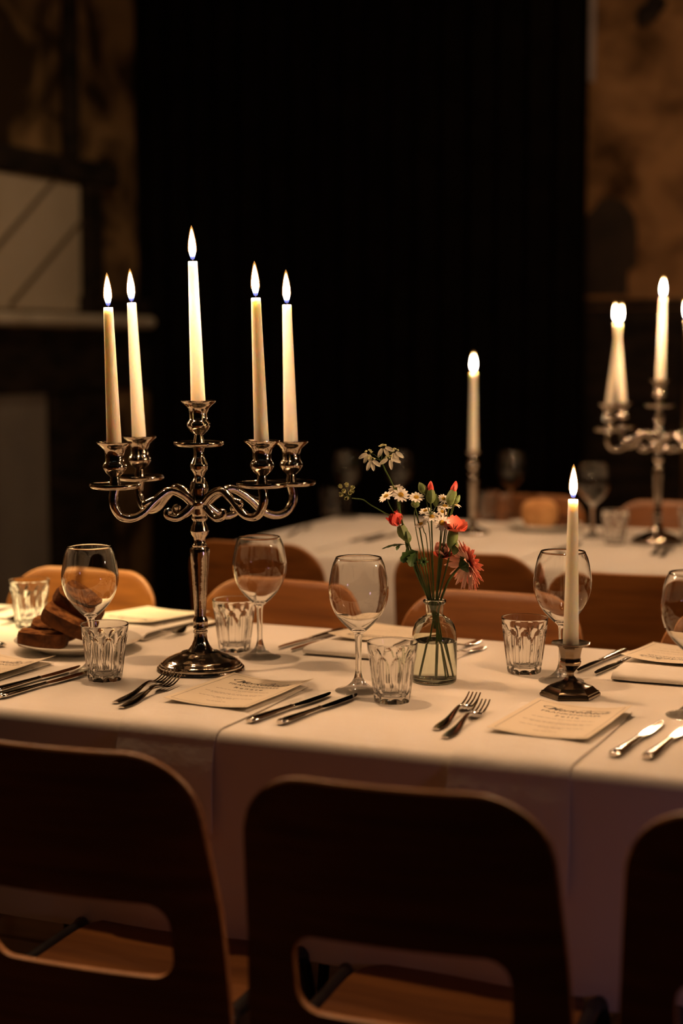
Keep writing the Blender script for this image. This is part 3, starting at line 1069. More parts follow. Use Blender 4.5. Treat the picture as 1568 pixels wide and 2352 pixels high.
def menu(x, y, rz, z0, name, label, curl=.0060, tilt=0.0):
    W, H = .156, .218
    t = thing('menu_card', (x, y, z0), rz, label, 'menu', 'printed menu cards')

    def surf(px, py, up=0.0):
        q = 2 * px / W
        return (px, py, .0012 + curl * q * q * (1 + .25 * py / H) + .0035 * max(0, q) ** 3 * max(0, py / H) * 2 + tilt * (py + H / 2) + up)
    obj('sheet', *shell(20, 16, lambda u, v: surf((u - .5) * W, (v - .5) * H, .0002), lambda u, v: surf((u - .5) * W, (v - .5) * H, -.0002)), 'paper', t)
    lift = .00035

    def lay(vf, px, py):
        return [surf(a + px, b + py, lift) for a, b, c in vf[0]], vf[1]
    bx, by = W / 2 - .0085, H / 2 - .009
    bl = []
    cr = [(-bx, -by), (bx, -by), (bx, by), (-bx, by), (-bx, -by)]
    for a, b in zip(cr, cr[1:]):
        bl.append(lay(flat_line([(a[0] + (b[0] - a[0]) * k / 20, a[1] + (b[1] - a[1]) * k / 20) for k in range(21)], .00035), 0, 0))
    obj('border_line', *merge(*bl), 'ink', t)
    head = lay(text_shape('Merkelbach', .0245, .84, .42, .00005), .004, .066)
    fl1 = lay(flat_line(spline([(-.040, .064), (-.050, .066), (-.053, .072), (-.046, .0775), (-.036, .075), (-.030, .068)], 5), [.0003 + .0007 * math.sin(PI * k / 25) for k in range(26)]), 0, 0)
    fl2 = lay(flat_line(spline([(.004, .070), (.010, .081), (.019, .083), (.020, .078), (.014, .0765), (.020, .0775), (.034, .081), (.050, .078), (.054, .074)], 5), [.0003 + .0006 * math.sin(PI * k / 40) for k in range(41)]), 0, 0)
    fl3 = lay(flat_line(spline([(.042, .058), (.050, .060), (.056, .0655), (.058, .067)], 5), .0004), 0, 0)
    obj('script_heading', *merge(head, fl1, fl2, fl3), 'ink', t)
    obj('capital_heading', *lay(text_shape('FRANKENDAEL', .0128, 1.12, 0, .0), 0, .045), 'ink', t)
    if name:
        obj('guest_name', *lay(text_shape(' '.join(name), .0125, 1.05, 0, .0002), 0, .026), 'ink', t)
    rnd = random.Random(hash_seed(label))
    rows = []
    for (py, wd) in ((.006, .100), (-.018, .112), (-.0235, .085), (-.047, .100), (-.0525, .04), (-.076, .036)):
        px = -wd / 2
        while px < wd / 2:
            l = rnd.uniform(.004, .012)
            rows.append(lay(flat_line([(px, py + rnd.uniform(-.0003, .0003)), (min(px + l, wd / 2), py)], .00075), 0, 0))
            px += l + .0018
    for py in (-.006, -.035, -.064):
        for k in (-1, 0, 1):
            rows.append(lay(flat_line([(k * .0035 - .0007, py), (k * .0035 + .0007, py)], .0007), 0, 0))
    obj('small_print', *merge(*rows), 'ink_faint', t)
    return t


def hash_seed(s):
    return sum((i + 1) * ord(c) for i, c in enumerate(s)) % 9973


menu(-1.172, 2.335, R(-4.5), TZ + .0050, 'Renate', 'menu card for Renate beside the candelabrum foot')
menu(-.632, 2.345, R(-4.0), TZ + .0045, 'Felix', 'menu card for Felix in front of the faceted candlestick')
menu(-.562, 2.895, R(177), TZ + .0100, '', 'upside-down menu card at the right frame edge', .0045, .045)
menu(-1.130, 2.893, R(178), TZ + .0100, '', 'upside-down menu card behind the central wine glass', .004, .045)
menu(-1.660, 2.893, R(176), TZ + .0100, '', 'upside-down menu card behind the bread plate', .0045, .045)
menu(-1.680, 2.335, R(-4.0), TZ + .0045, '', 'menu card at the left frame edge in front of the bread plate', .008)


# ------------------------------------------------------------------ cutlery
def make_fork():
    t = thing('fork', label='f', cat='fork', group='steel forks')
    P = spline([(0, 0, .0030), (0, .03, .0024), (0, .07, .0050), (0, .105, .0115), (0, .125, .0125), (0, .140, .0085), (0, .150, .0060), (0, .158, .0058)], 5)
    n = len(P)
    ctrl = spline([(.0060, .0012), (.0098, .0016), (.0062, .0018), (.0036, .0021), (.0034, .0020), (.0090, .0013), (.0118, .0011), (.0120, .0010)], 5)
    obj('handle', *sweep(P, 0, 14, flat=[(max(a, .001), max(b, .0006)) for a, b in ctrl]), 'steel', t)
    for k in range(4):
        x = (k - 1.5) * .0064
        Q = spline([(x, .156, .0058), (x, .170, .0062), (x * 1.0, .190, .0105), (x * .98, .206, .0175)], 5)
        m_ = len(Q)
        obj('tine', *sweep(Q, 0, 8, flat=[(.0024 - .0013 * i / (m_ - 1), .0011 - .0004 * i / (m_ - 1)) for i in range(m_)]), 'steel', t)
    return t


def make_knife():
    t = thing('knife', label='k', cat='knife', group='steel table knives')
    P = spline([(0, 0, .0048), (0, .012, .0050), (0, .05, .0048), (0, .09, .0046), (0, .112, .0045), (0, .118, .0046)], 5)
    ctrl = spline([(.0062, .0030), (.0096, .0046), (.0080, .0042), (.0062, .0036), (.0056, .0034), (.0062, .0036)], 5)
    obj('handle', *sweep(P, 0, 16, flat=ctrl), 'steel', t)
    out = [(-.0050, .117), (.0052, .117), (.0058, .121), (.0085, .126), (.0098, .150), (.0100, .175), (.0088, .200), (.0058, .220), (.0010, .232), (-.0032, .236), (-.0048, .233), (-.0050, .20), (-.0050, .15)]
    m_ = len(out)
    V = []
    for zz, sc in ((.0058, .96), (.0046, 1.0), (.0034, .96)):
        V += [((x - .002) * sc + .002, y, zz if x < .002 else .0046) for x, y in out]
    F = [tuple(range(m_)), tuple(range(3 * m_ - 1, 2 * m_ - 1, -1))]
    for a in (0, m_):
        F += [(a + i, a + m_ + i, a + m_ + (i + 1) % m_, a + (i + 1) % m_) for i in range(m_)]
    obj('blade', V, F, 'steel', t, angle=20)
    return t


fork0, knife0 = make_fork(), make_knife()
fu, ku = [False], [False]


def fork(x, y, rz, label, z=TZ):
    place(fork0, fu[0], (x, y, z), R(rz), label)
    fu[0] = True


def knife(x, y, rz, label, z=TZ, roll=0):
    place(knife0, ku[0], (x, y, z), (0, R(roll), R(rz)), label)
    ku[0] = True


fork(-1.303, 2.175, 3.5, 'front fork of the pair left of the Renate menu')
fork(-1.330, 2.202, 3.5, 'back fork of the pair left of the Renate menu')
fork(-.764, 2.188, 2.0, 'front fork of the pair left of the Felix menu')
fork(-.794, 2.232, 2.0, 'back fork of the pair left of the Felix menu')
knife(-1.072, 2.165, -9, 'knife next to the Renate menu, nearer to its napkin')
knife(-1.024, 2.172, -8, 'knife right of the Renate menu, farther from its napkin')
knife(-.512, 2.178, -5, 'knife right of the Felix menu, nearer to its napkin')
knife(-.466, 2.183, -4, 'knife at the right frame edge beside the Felix place')
knife(-1.557, 2.195, -5, 'knife at the left frame edge, farther from us')
knife(-1.523, 2.160, -6, 'knife at the left frame edge, nearer to us')
knife(-1.254, 2.962, 171, 'knife behind the wine glasses, left one of the pair')
knife(-1.222, 2.950, 171, 'knife partly under the rolled napkin behind the wine glasses')
knife(-.678, 2.965, 172, 'left knife of the pair behind the faceted candlestick')
knife(-.640, 2.955, 171, 'right knife of the pair behind the faceted candlestick, touching the napkin')
fork(-.965, 2.962, 175, 'back fork behind the flower vase')
fork(-.935, 2.900, 172, 'front fork behind the flower vase')
fork(-1.530, 2.950, 176, 'fork on the far side seen just left of the candelabrum stem')
fork(-1.945, 2.950, 184, 'fork on the far side at the left frame edge')
knife(-1.782, 2.548, 88, 'knife handle end poking in from the left frame edge beside the plate')
knife(-1.815, 4.345, -4, 'left blurred knife on the second table beside its napkin')
knife(-1.775, 4.36, -4, 'right blurred knife on the second table beside its napkin')
fork(-2.06, 4.42, 3, 'blurred fork at the left end of the second table')
knife(-1.20, 4.35, -4, 'blurred knife on the second table behind the single candle')
fork(-.905, 4.36, 3, 'front blurred fork at the right edge of the second table')
fork(-.935, 4.39, 3, 'back blurred fork at the right edge of the second table')


# ------------------------------------------------------------------ bread plates
def make_plate():
    return tag(obj('plate', *lathe([(0, .002), (.060, .002), (.062, 0), (.070, 0), (.072, .003), (.098, .0125), (.117, .0195), (.1195, .0215), (.1185, .0225), (.1150, .0220), (.096, .0160), (.074, .0075), (.066, .0055), (0, .0055)], 72), 'china'), 'p', 'plate', 'white bread plates')


pl0 = make_plate()
place(pl0, False, (-1.641, 2.585, TZ), 0, 'white plate holding dark bread slices at the left')
place(pl0, True, (-1.385, 4.90, TZ), 0, 'blurred white plate with a bread piece on the second table')


def bread_slice(loc, rot, wd, ht, th, seed, label):
    rnd = random.Random(seed)
    t = thing('bread_slice', loc, 0, label, 'bread', 'dark bread slices on the plate')
    t.rotation_euler = rot
    out = []
    n = 44
    ph = [rnd.uniform(0, 6) for _ in range(4)]
    for k in range(n):
        a = 2 * PI * k / n
        ca, sa = math.cos(a), math.sin(a)
        e = 3.2 if sa < 0 else 2.3
        q = 1 / (abs(ca) ** e + abs(sa) ** e) ** (1 / e)
        j = 1 + .025 * math.sin(5 * a + ph[0]) + .018 * math.sin(11 * a + ph[1])
        out.append((wd / 2 * ca * q * j, ht / 2 * sa * q * j))
    V, F = [], []
    ringsn = 6
    for i in range(ringsn):
        v = i / (ringsn - 1)
        s = 1 - .05 * (2 * abs(v - .5)) ** 4
        for x, y in out:
            V.append((x * s, y * s + ht / 2, (v - .5) * th + .0012 * math.sin(30 * x + 40 * y + ph[2])))
    for i in range(ringsn - 1):
        for k in range(n):
            l = (k + 1) % n
            F.append((i * n + k, i * n + l, (i + 1) * n + l, (i + 1) * n + k))
    obj('crust', V, F, 'crust', t, angle=60)
    CV, CF = [], []
    for side in (-1, 1):
        o = len(CV)
        for rr in (1.0, .66, .33):
            for x, y in out:
                sx_ = .955 * rr
                CV.append((x * sx_, y * sx_ + ht / 2, side * th * .5 + .0012 * math.sin(30 * x + 40 * y + ph[2]) + side * (.0006 * math.sin(200 * x * rr + ph[3]) * math.cos(170 * y * rr))))
        CV.append((0, ht / 2, side * th * .5))
        for i in range(2):
            for k in range(n):
                l = (k + 1) % n
                q = (o + i * n + k, o + i * n + l, o + (i + 1) * n + l, o + (i + 1) * n + k)
                CF.append(q if side < 0 else tuple(reversed(q)))
        for k in range(n):
            q = (o + 2 * n + k, o + 2 * n + (k + 1) % n, len(CV) - 1)
            CF.append(q if side < 0 else tuple(reversed(q)))
    obj('crumb', CV, CF, 'crumb', t, angle=60)
    return t


def slice_at(u, d, z, tilt, yaw, roll, wd, ht, th, seed, label):
    """Slice lying on its face, heaped on its neighbour: u right, d away from the plate centre as seen from the camera."""
    m = Matrix.Rotation(YAW, 4, 'Z')
    p = m @ Vector((u, d, 0))
    rot = (Matrix.Rotation(YAW + R(yaw), 4, 'Z') @ Matrix.Rotation(R(roll), 4, 'Y') @ Matrix.Rotation(R(tilt), 4, 'X')).to_euler()
    return bread_slice((-1.641 + p.x, 2.585 + p.y, TZ + z), tuple(rot), wd, ht, th, seed, label)


slice_at(-.060, -.076, .0285, 3, -4, 2, .092, .066, .027, 1, 'lowest dark bread slice at the left front of the plate')
slice_at(-.046, -.036, .0350, 12, -6, 7, .092, .070, .024, 2, 'dark bread slice behind the lowest one, mostly hidden in the heap')
slice_at(-.014, -.076, .0560, 12, -8, 24, .108, .072, .027, 3, 'long dark bread slice lying slantwise across the middle of the heap')
slice_at(-.004, -.046, .0800, 20, -6, 34, .098, .072, .032, 4, 'topmost dark bread slice with ragged crust')


def loaf_pt(u, v):
    a, b = 2 * PI * u, PI * v
    x, y, z = math.cos(a) * math.sin(b), math.sin(a) * math.sin(b), math.cos(b)
    q = lambda t_, e: math.copysign(abs(t_) ** e, t_)
    return (.055 * q(x, .75), .045 * q(y, .75), .034 + .034 * q(z, .62) + .003 * math.sin(9 * u * PI))


lf = obj('bread_piece', *grid(36, 18, loaf_pt), 'loaf', angle=None)
lf.scale = (1.05, 1, 1.3)
lf.location, lf.rotation_euler = (-1.395, 4.88, TZ + .006), (0, 0, R(20))
tag(lf, 'blurred golden bread piece on the second table plate', 'bread')
lf2 = obj('bread_slice', *grid(36, 18, lambda u, v: tuple(c * k for c, k in zip(loaf_pt(u, v), (.7, .7, .6)))), 'crust', angle=None)
lf2.location, lf2.rotation_euler = (-1.325, 4.915, TZ + .006), (0, 0, R(40))
tag(lf2, 'small blurred dark bread piece right of the golden one on the second table', 'bread')


# ------------------------------------------------------------------ vase and flowers
VX, VY = -.919, 2.573
vz = thing('flower_vase', (VX, VY, TZ), 0, 'clear glass bottle vase half filled with water, holding the flowers', 'vase')
vo = [(.0355, .0004), (.0378, .0018), (.0386, .005), (.0388, .030), (.0388, .072), (.0386, .079), (.0372, .090), (.0335, .100), (.0270, .108), (.0200, .1125), (.0158, .1150), (.0150, .118), (.0154, .127), (.0162, .134),
      (.0185, .1355), (.0197, .1375), (.0198, .1400), (.0188, .1415), (.0165, .1420)]
vi = [(.0142, .1405), (.0138, .134), (.0128, .126), (.0125, .118), (.0135, .1135), (.0180, .1098), (.0250, .1055), (.0312, .0980), (.0348, .0890), (.0362, .0790), (.0364, .072), (.0364, .012), (.0340, .0075), (.0200, .0058), (0, .0055)]
obj('bottle', *lathe([(0, .0012)] + vo + vi, 56), 'vase', vz, angle=50)
obj('water', *lathe([(0, .0050), (.0200, .0053), (.0342, .0070), (.0367, .012), (.0367, .0700), (.0360, .0708), (.0340, .0704), (0, .0704)], 56), 'water', vz, angle=50)

RF = random.Random(11)


def flower(name, label, cat='flower', group='flowers in the bottle vase'):
    return thing(name, (VX, VY, TZ), YAW, label, cat, group)


def stem_to(pts, foot, r=.0011, neck=None):
    """Stem from the head (first of pts) through the neck down to the vase bottom; coordinates (right, away, up)."""
    hx, hy, hz = pts[-1]
    if neck is None:
        k = max(-.0085, min(.0085, hx * .16))
        neck = (k, RF.uniform(-.006, .006), .132)
    if foot is None:
        P = list(pts) + [neck, (neck[0] * .4, neck[1] * .4, .108), (-neck[0] * .3, -neck[1] * .3, .092)]
        return sweep(list(reversed(spline(P, 6))), r, 7)
    P = list(pts) + [neck, (neck[0] * .55 + foot[0] * .22, neck[1] * .55 + foot[1] * .22, .108), (foot[0], foot[1], .0085)]
    S = spline(P, 6)
    return sweep(list(reversed(S)), r, 7)


def petal_mesh(L, Wd, curve, tipw=.6, nu=5, nv=9, notch=0.0, th=.0004):
    """Petal along +x from 0 to L; curves up by 'curve' (z)."""
    def f(u, v, s):
        t = v
        wd = Wd * (math.sin(PI * min(1, (t * .86 + .10))) ** .75) * (1 if t < .8 else 1 - (1 - tipw) * ((t - .8) / .2) ** 2)
        y = (u - .5) * 2 * wd
        q = 1 - notch * max(0, (t - .85) / .15) * (1 - abs(2 * u - 1))
        return (L * t * q, y, curve * t * t + .15 * Wd * (2 * u - 1) ** 2 + s * th)
    return shell(nu, nv, lambda u, v: f(u, v, 1), lambda u, v: f(u, v, -1))


def ring_of(pet, n, r0, tilt, phase=0.0, jit=0.0, rnd=RF):
    out = []
    for k in range(n):
        a = phase + 2 * PI * k / n + rnd.uniform(-jit, jit)
        out.append(xform(pet, Matrix.Rotation(a, 4, 'Z') @ Matrix.Translation((r0, 0, 0)) @ Matrix.Rotation(-R(tilt + rnd.uniform(-8, 8) * (jit > 0)), 4, 'Y')))
    return out


def daisy(pos, n, size, label, via, foot):
    t = flower('daisy', label, group='small white daisies in the vase')
    m = Matrix.Translation(pos) @ frame_to(n)
    pet = petal_mesh(size * .74, size * .17, -size * .10, .75, 4, 6, .1, .0002)
    obj('petals', *xform(merge(*ring_of(pet, 13, size * .26, 6, RF.uniform(0, 1), .08)), m), 'daisy_white', t)
    obj('eye', *xform(lathe([(0, -.0006), (size * .30, -.0004), (size * .33, .0006), (size * .26, .0020), (size * .13, .0030), (0, .0032)], 16), m), 'daisy_yellow', t)
    obj('calyx', *xform(lathe([(0, -.0042), (size * .10, -.004), (size * .24, -.0018), (size * .28, -.0003), (0, -.0003)], 12), m), 'bud_green', t)
    p0 = Vector(pos) - Vector(n).normalized() * .004
    p1 = p0 - Vector(n).normalized() * .008 + Vector((0, 0, -.006))
    obj('stem', *stem_to([tuple(p0), tuple(p1)] + via, foot, .00085), 'stem', t)
    return t


D = daisy
D((-.0664, .010, .3318), (-.1, .55, .8), .0135, 'white daisy seen from the side, behind the upper left pair', [(-.056, .006, .27)], None)
D((-.0587, -.004, .3219), (.12, -.80, .55), .0150, 'white daisy facing us at the upper left of the bunch', [(-.053, .0, .262)], None)
D((-.0834, .000, .3192), (-.45, -.35, .75), .0150, 'white daisy tilted left, leftmost of all daisies', [(-.060, .0, .268)], None)
D((-.0323, .000, .3174), (.0, -.55, .83), .0145, 'white daisy standing alone over a green bud, left of the middle', [(-.034, .0, .27)], None)
D((.0144, .010, .3140), (.2, -.60, .70), .0110, 'small white daisy peeping out left of the right bud', [(.011, .008, .27)], None)
D((.0163, .000, .3021), (.05, -.22, .97), .0140, 'white daisy seen edge-on below the right bud', [(.012, .0, .26)], None)
D((.0345, .008, .3050), (.45, -.10, .85), .0120, 'white daisy seen edge-on at the far right under the bud', [(.020, .004, .26)], None)
D((-.0160, .012, .2930), (-.25, -.35, .85), .0120, 'half-hidden white daisy left of the lower middle pair', [(-.009, .006, .255)], None)
D((-.0061, -.006, .2849), (.0, -.50, .85), .0152, 'white daisy in the lower middle, tilted up', [(-.005, -.003, .25)], None)
D((.0110, -.012, .2750), (.10, -.88, .42), .0150, 'white daisy facing us beside the coral flower', [(.008, -.006, .242)], None)
D((-.0240, -.004, .2723), (-.45, -.45, .70), .0115, 'small white daisy hanging low left of the middle', [(-.014, .0, .242)], None)
D((.0127, .014, .2912), (.30, -.55, .70), .0105, 'small white daisy hidden behind the lower middle pair', [(.010, .008, .25)], None)


def floret_cluster(c, rad, n, size, m_, seed):
    rnd = random.Random(seed)
    parts = []
    for k in range(n):
        a, q = rnd.uniform(0, 2 * PI), math.sqrt(rnd.uniform(0, 1))
        p = (c[0] + rad * q * math.cos(a), c[1] + rad * q * math.sin(a), c[2] + rad * .55 * (1 - q * q) + rnd.uniform(-.0006, .0006))
        s = size * rnd.uniform(.7, 1.2)
        parts.append(xform(lathe([(0, -s), (s * .9, -s * .3), (s * .8, s * .5), (0, s * .8)], 6), Matrix.Translation(p)))
    return merge(*parts)


def lace(label, centre, heads, bigpetals, via, foot, clus, seed):
    t = flower('lace_flower', label, group='white lace flowers in the vase')
    obj('stem', *stem_to([centre] + via, foot, .0012), 'stem', t)
    for i, h in enumerate(heads):
        mid_ = tuple((a * .45 + b * .55) + (.002 if j == 2 else 0) for j, (a, b) in enumerate(zip(centre, h)))
        um = obj('ray', *sweep(spline([centre, mid_, (h[0], h[1], h[2] - .002)], 4), .0006, 6), 'stem', t)
        obj('florets', *floret_cluster(h, clus, 26, .0011, 'lace_green', seed + i), 'lace_green', um)
        for (ang, drop) in bigpetals[i]:
            pet = petal_mesh(.0165, .0036, -.004, .9, 4, 7, .18, .0002)
            dirv = Vector((math.cos(R(ang)), -.35, math.sin(R(ang))))
            x = dirv.normalized()
            nrm = Vector((0, -1, .25))
            z = (nrm - x * nrm.dot(x)).normalized()
            y = z.cross(x)
            mm = Matrix.Translation((h[0] + x.x * clus * .6, h[1] - .003 + x.y * clus * .4, h[2] + x.z * clus * .6)) @ Matrix((x, y, z)).transposed().to_4x4()
            obj('petal', *xform(pet, mm), 'lace', um)
    return t


lace('tall white lace flower rising above the whole bunch', (-.0917, 0, .3795),
     [(-.089, .004, .4040), (-.1130, .002, .3945), (-.0702, .002, .3970), (-.1096, -.006, .3830), (-.0780, -.006, .3855)],
     [[(-60, 0), (-20, 0), (-115, 0)], [(-115, 0), (-150, 0), (-80, 0)], [(-70, 0), (-100, 0), (-35, 0)], [(-75, 0), (-35, 0), (-110, 0)], [(-80, 0), (-150, 0), (-20, 0)]],
     [(-.0853, 0, .3641), (-.0691, 0, .33), (-.0545, 0, .2705), (-.0362, 0, .198)], (.018, .002), .0072, 30)

t = flower('lace_bud', 'small greenish lace bud drooping at the far left on a long bent stem', group='white lace flowers in the vase')
obj('stem', *stem_to([(-.1420, 0, .3160), (-.1337, 0, .3150), (-.1220, 0, .3130), (-.1103, 0, .3048), (-.0851, 0, .2903), (-.0545, 0, .2723), (-.043, 0, .235)], None, .0010), 'stem', t)
for i, (u, z) in enumerate(((-.159, .334), (-.150, .336), (-.1425, .332), (-.1535, .327), (-.146, .324), (-.157, .322), (-.150, .317), (-.1435, .3265))):
    y_ = RF.uniform(-.006, .006)
    b = obj('ray', *sweep([(-.1455, 0, .3155), (u, y_, z - .002)], .0005, 6), 'stem', t)
    obj('florets', *xform(merge(*ring_of(petal_mesh(.0080, .0026, .003, .5, 3, 5, 0, .0002), 6, .0004, 50, RF.uniform(0, 1), .1)), Matrix.Translation((u, y_, z - .001)) @ frame_to((u + .148, -.012, z - .318))), 'lace_green', b)


def bud(label, base, top, r, tipcol, tiplen, via, foot, side=None, name='carnation_bud'):
    t = flower(name, label, group='carnation buds in the vase')
    n = Vector(top) - Vector(base)
    L = n.length
    m = Matrix.Translation(base) @ frame_to(n)
    prof = spline([(.0012, 0), (r * .62, L * .10), (r * .98, L * .32), (r, L * .52), (r * .80, L * .78), (r * .5, L * .98 if tipcol else L)], 4)
    obj('calyx', *xform(lathe([(0, 0)] + prof + [(0, prof[-1][1] + .0002)], 14, wob=lambda a, z: 1 + .07 * math.cos(5 * a)), m), 'bud_green', t)
    if tipcol:
        pr = spline([(r * .46, L * .80), (r * .62, L * .92), (r * .55, L + tiplen * .4), (r * .25, L + tiplen * .85), (0.0003, L + tiplen)], 4)
        obj('petal_tip', *xform(lathe([(0, L * .8)] + pr + [(0, L + tiplen)], 14, wob=lambda a, z: 1 + .12 * math.cos(3 * a + 300 * z)), m), tipcol, t)
    if via is not None:
        obj('stem', *stem_to([tuple(base)] + via, foot, .0013), 'stem', t)
    if side:
        for (b0, t0, rr) in side:
            nn = Vector(t0) - Vector(b0)
            mm = Matrix.Translation(b0) @ frame_to(nn)
            l2 = nn.length
            sd = obj('side_bud', *xform(lathe([(0, 0)] + spline([(.001, 0), (rr * .8, l2 * .25), (rr, l2 * .5), (rr * .6, l2 * .8), (.0002, l2)], 4), 12), mm), 'bud_green', t)
            obj('side_stem', *sweep(spline([tuple(b0), ((b0[0] + base[0]) / 2, (b0[1] + base[1]) / 2, min(b0[2], base[2]) - .008), (base[0], base[1], base[2] - .02)], 4), .0009, 6), 'stem', sd)
    return t


bud('middle carnation bud with a red tip and a pointed green side bud', (-.008, -.002, .3070), (-.008, -.002, .3330), .0080, 'red', .0125, [(-.006, 0, .27)], (.0154, -.004),
    [((-.0165, .002, .3220), (-.0275, .002, .3430), .0072), ((.001, .006, .300), (.002, .008, .323), .0055)])
bud('right carnation bud with a red tip leaning to the right', (.0240, -.002, .3035), (.0315, -.002, .3320), .0085, 'red', .0140, [(.018, 0, .27)], (.024, .004),
    [((.031, -.004, .3055), (.0415, -.004, .3220), .0055)])
bud('green closed bud under the lone daisy', (-.034, .004, .2990), (-.033, .004, .3130), .0072, None, 0, [(-.026, 0, .262)], None)

# red half-open flower on the left
t = flower('red_carnation', 'half-open red flower low on the left side of the bunch')
m = Matrix.Translation((-.0610, .004, .2700)) @ frame_to((-.55, -.05, .82))
parts = []
for k in range(9):
    pet = petal_mesh(.0250 - .002 * (k % 3), .0120, .006, .95, 6, 8, .05, .0002)
    parts.append(xform(pet, Matrix.Rotation(2 * PI * k / 9 * 2 + .3, 4, 'Z') @ Matrix.Rotation(-R(44 + 14 * (k % 3)), 4, 'Y')))
for k, pv in enumerate(parts):
    obj('petal', *xform(pv, m), 'red', t)
obj('calyx', *xform(lathe([(0, -.024), (.003, -.022), (.0085, -.012), (.0088, -.004), (.0060, .004), (0, .004)], 14, wob=lambda a, z: 1 + .1 * math.cos(5 * a)), Matrix.Translation((-.0575, .0, .2650)) @ frame_to((-.35, 0, 1))), 'bud_green', t)
obj('stem', *stem_to([(-.0505, 0, .242), (-.044, 0, .22)], (.026, -.002), .0014), 'stem', t)
bud('dark green closed bud beside the red flower', (-.0455, -.004, .2400), (-.0495, -.004, .2600), .0065, None, 0, [(-.038, 0, .22)], None)

# coral open flower
t = flower('coral_flower', 'open coral flower seen from the side at the right of the bunch')
m = Matrix.Translation((.0315, -.004, .2610)) @ frame_to((.22, -.42, .95))
for k in range(6):
    pet = petal_mesh(.0265, .0155, .0070, .95, 7, 9, .05, .0002)
    obj('petal', *xform(pet, m @ Matrix.Rotation(2 * PI * k / 6 + .2, 4, 'Z') @ Matrix.Rotation(-R(16 + 9 * (k % 2)), 4, 'Y')), 'coral', t)
for k in range(7):
    a = 2 * PI * k / 7
    obj('stamen', *xform(sweep([(.001 * math.cos(a), .001 * math.sin(a), .002), (.004 * math.cos(a), .004 * math.sin(a), .0125)], .00035, 5), m), 'wick', t)
m2 = Matrix.Translation((.0262, -.004, .2290)) @ frame_to((.16, -.02, 1))
obj('calyx', *xform(lathe([(0, 0)] + spline([(.0015, 0), (.0070, .006), (.0092, .016), (.0090, .026), (.0075, .034)], 4) + [(0, .034)], 16, wob=lambda a, z: 1 + .06 * math.cos(5 * a)), m2), 'bud_green', t)
obj('side_bud', *xform(lathe([(0, 0)] + spline([(.001, 0), (.0052, .005), (.0062, .011), (.003, .019), (.0002, .023)], 4), 12), Matrix.Translation((.0315, -.010, .2200)) @ frame_to((.25, -.1, 1))), 'bud_green', t)
obj('stem', *stem_to([(.0262, -.004, .2300), (.0215, -.002, .205)], (-.018, .006), .0015), 'stem', t)

# gerbera, seen from behind, facing right
t = flower('gerbera', 'large coral-pink gerbera drooping to the right, seen from behind')
gn = Vector((.80, .36, .30)).normalized()
gc = Vector((.0535, .0, .2030))
m = Matrix.Translation(gc) @ frame_to(gn)
for lay_, (n_p, ln, tl, off, wd_) in enumerate(((28, .0430, -16, 0.0, .0043), (26, .0415, -2, .13, .0042), (22, .0340, 16, .05, .0038), (16, .0230, 36, .2, .0030))):
    for k in range(n_p):
        pet = petal_mesh(ln * RF.uniform(.90, 1.06), wd_, RF.uniform(-.007, -.001), .55, 4, 8, .06, .0002)
        a = off + 2 * PI * k / n_p + RF.uniform(-.06, .06)
        obj('petal', *xform(pet, m @ Matrix.Rotation(a, 4, 'Z') @ Matrix.Translation((.006, 0, .001 * lay_)) @ Matrix.Rotation(-R(tl + RF.uniform(-9, 9)), 4, 'Y') @ Matrix.Rotation(RF.uniform(-.3, .3), 4, 'X')), 'gerbera' if lay_ else 'pink_gerbera', t)
obj('calyx', *xform(lathe([(0, -.014), (.0030, -.0135), (.0080, -.009), (.0120, -.0035), (.0150, .0005), (.008, .001), (0, .001)], 22, wob=lambda a, z: 1 + .10 * math.cos(11 * a)), m), 'leaf', t)
br = petal_mesh(.015, .0022, -.001, .3, 3, 5, 0, .0002)
obj('bracts', *xform(merge(*[xform(br, Matrix.Rotation(2 * PI * k / 18, 4, 'Z') @ Matrix.Translation((.005, 0, -.0075)) @ Matrix.Rotation(-R(26), 4, 'Y')) for k in range(18)]), m), 'leaf', t)
obj('disc', *xform(lathe([(0, .006), (.008, .005), (.010, .002), (0, .002)], 18), m), 'daisy_yellow', t)
ge = gc - gn * .013
obj('stem', *stem_to([tuple(ge), tuple(ge - gn * .012 + Vector((-.001, -.003, -.007))), (.021, -.004, .170)], (.002, -.008), .0021, (.0085, -.003, .134)), 'stem', t)

# pale pink flower tucked behind the stems
t = flower('pink_flower', 'pale pink flower half hidden behind the stems left of the gerbera')
m = Matrix.Translation((.0120, .018, .2130)) @ frame_to((.1, -.5, .85))
for k in range(11):
    pet = petal_mesh(.027, .0095, .004, .9, 5, 8, .1, .0002)
    obj('petal', *xform(pet, m @ Matrix.Rotation(2 * PI * k / 11, 4, 'Z') @ Matrix.Rotation(-R(25 + 22 * (k % 3)), 4, 'Y')), 'pink' if k % 3 else 'coral', t)
obj('stem', *stem_to([(.0110, .018, .2120), (.008, .012, .185)], None, .0018), 'stem', t)


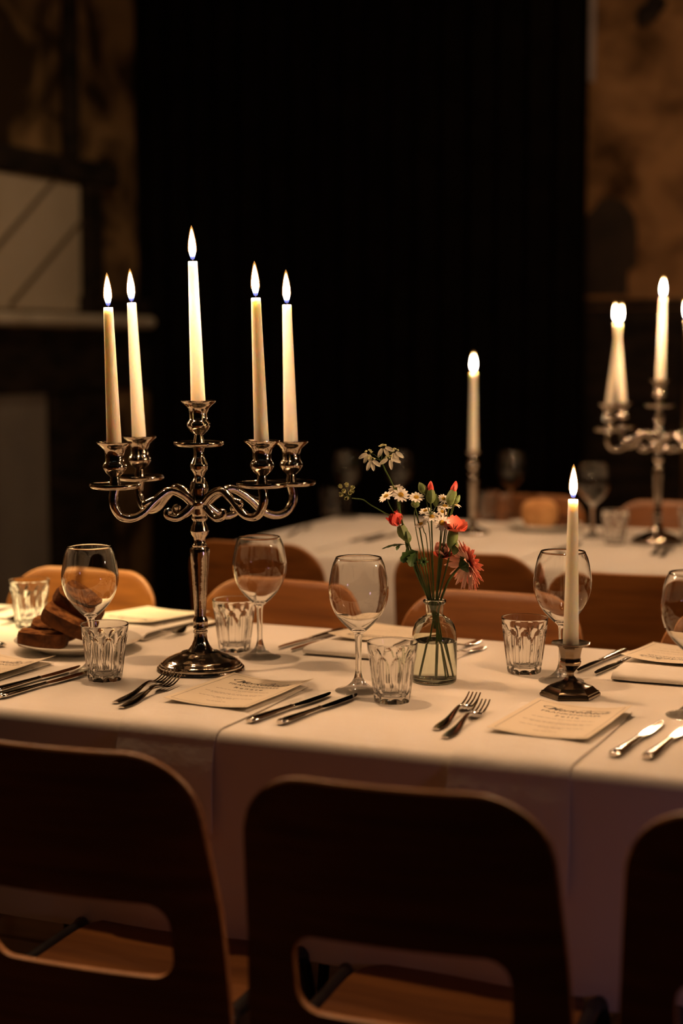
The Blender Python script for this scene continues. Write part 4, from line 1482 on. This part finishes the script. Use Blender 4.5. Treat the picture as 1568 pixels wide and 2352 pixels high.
# loose greenery
def lobed_leaf(L, Wd):
    out = [(0, .0006)]
    lob = [(.12, .25), (.22, .62), (.32, .45), (.45, .98), (.55, .62), (.70, .85), (.80, .48), (.92, .42), (1.0, 0)]
    pts = [(0, .02)] + lob
    V, F = [], []
    for s in (1, -1):
        o = len(V)
        for x, y in pts:
            V.append((x * L, 0, .004 * math.sin(3 * x)))
            V.append((x * L * 1.0, s * y * Wd, .004 * math.sin(3 * x) - .22 * y * Wd))
        for i in range(len(pts) - 1):
            q = (o + 2 * i, o + 2 * i + 1, o + 2 * i + 3, o + 2 * i + 2)
            F.append(q if s < 0 else tuple(reversed(q)))
    n = len(V)
    V += [(x, y, z - .0004) for x, y, z in V]
    F += [tuple(reversed([i + n for i in f])) for f in list(F)]
    return V, F


t = flower('leafy_sprig', 'dark lobed green leaf at the left of the bunch above the vase', 'leaf')
lm = Matrix.Translation((-.030, -.004, .2260)) @ Matrix((Vector((-.86, -.1, -.5)), Vector((-.42, -.45, .78)), Vector((-.30, .88, .36)))).transposed().to_4x4()
obj('blade', *xform(lobed_leaf(.034, .016), lm), 'leaf', t)
lm = Matrix.Translation((-.034, -.006, .2240)) @ Matrix((Vector((-.30, -.1, -.95)), Vector((-.90, -.35, .25)), Vector((-.35, .93, .05)))).transposed().to_4x4()
obj('blade', *xform(lobed_leaf(.026, .013), lm), 'leaf', t)
obj('stem', *stem_to([(-.030, -.004, .2260), (-.028, -.003, .205)], None, .0011), 'stem', t)
t = flower('leafy_sprig', 'thin curved green leaf reaching left from the stems above the vase', 'leaf')
lm = Matrix.Translation((-.0500, .0, .2370)) @ Matrix((Vector((-.97, 0, -.20)), Vector((-.1, -.75, .6)), Vector((-.18, .62, .78)))).transposed().to_4x4()
obj('blade', *xform(lobed_leaf(.042, .0042), lm), 'leaf', t)
lm = Matrix.Translation((-.0590, -.002, .2365)) @ Matrix((Vector((-.55, 0, -.83)), Vector((-.75, -.45, .5)), Vector((-.35, .88, .25)))).transposed().to_4x4()
obj('blade', *xform(lobed_leaf(.012, .0042), lm), 'leaf', t)
obj('stem', *stem_to([(-.0500, .0, .2370), (-.043, 0, .215)], None, .0009), 'stem', t)
t = flower('leafy_sprig', 'small feathery green sprig hanging at the middle stems above the vase', 'leaf')
for k in range(7):
    a = 2 * PI * k / 7
    obj('blade', *xform(lobed_leaf(.010, .0030), Matrix.Translation((-.0205, -.004, .2080)) @ Matrix.Rotation(PI / 2, 4, 'X') @ Matrix.Rotation(a, 4, 'Z') @ Matrix.Rotation(R(-20), 4, 'Y')), 'leaf', t)
obj('stem', *stem_to([(-.0205, -.004, .2080), (-.016, -.003, .18)], None, .0009), 'stem', t)
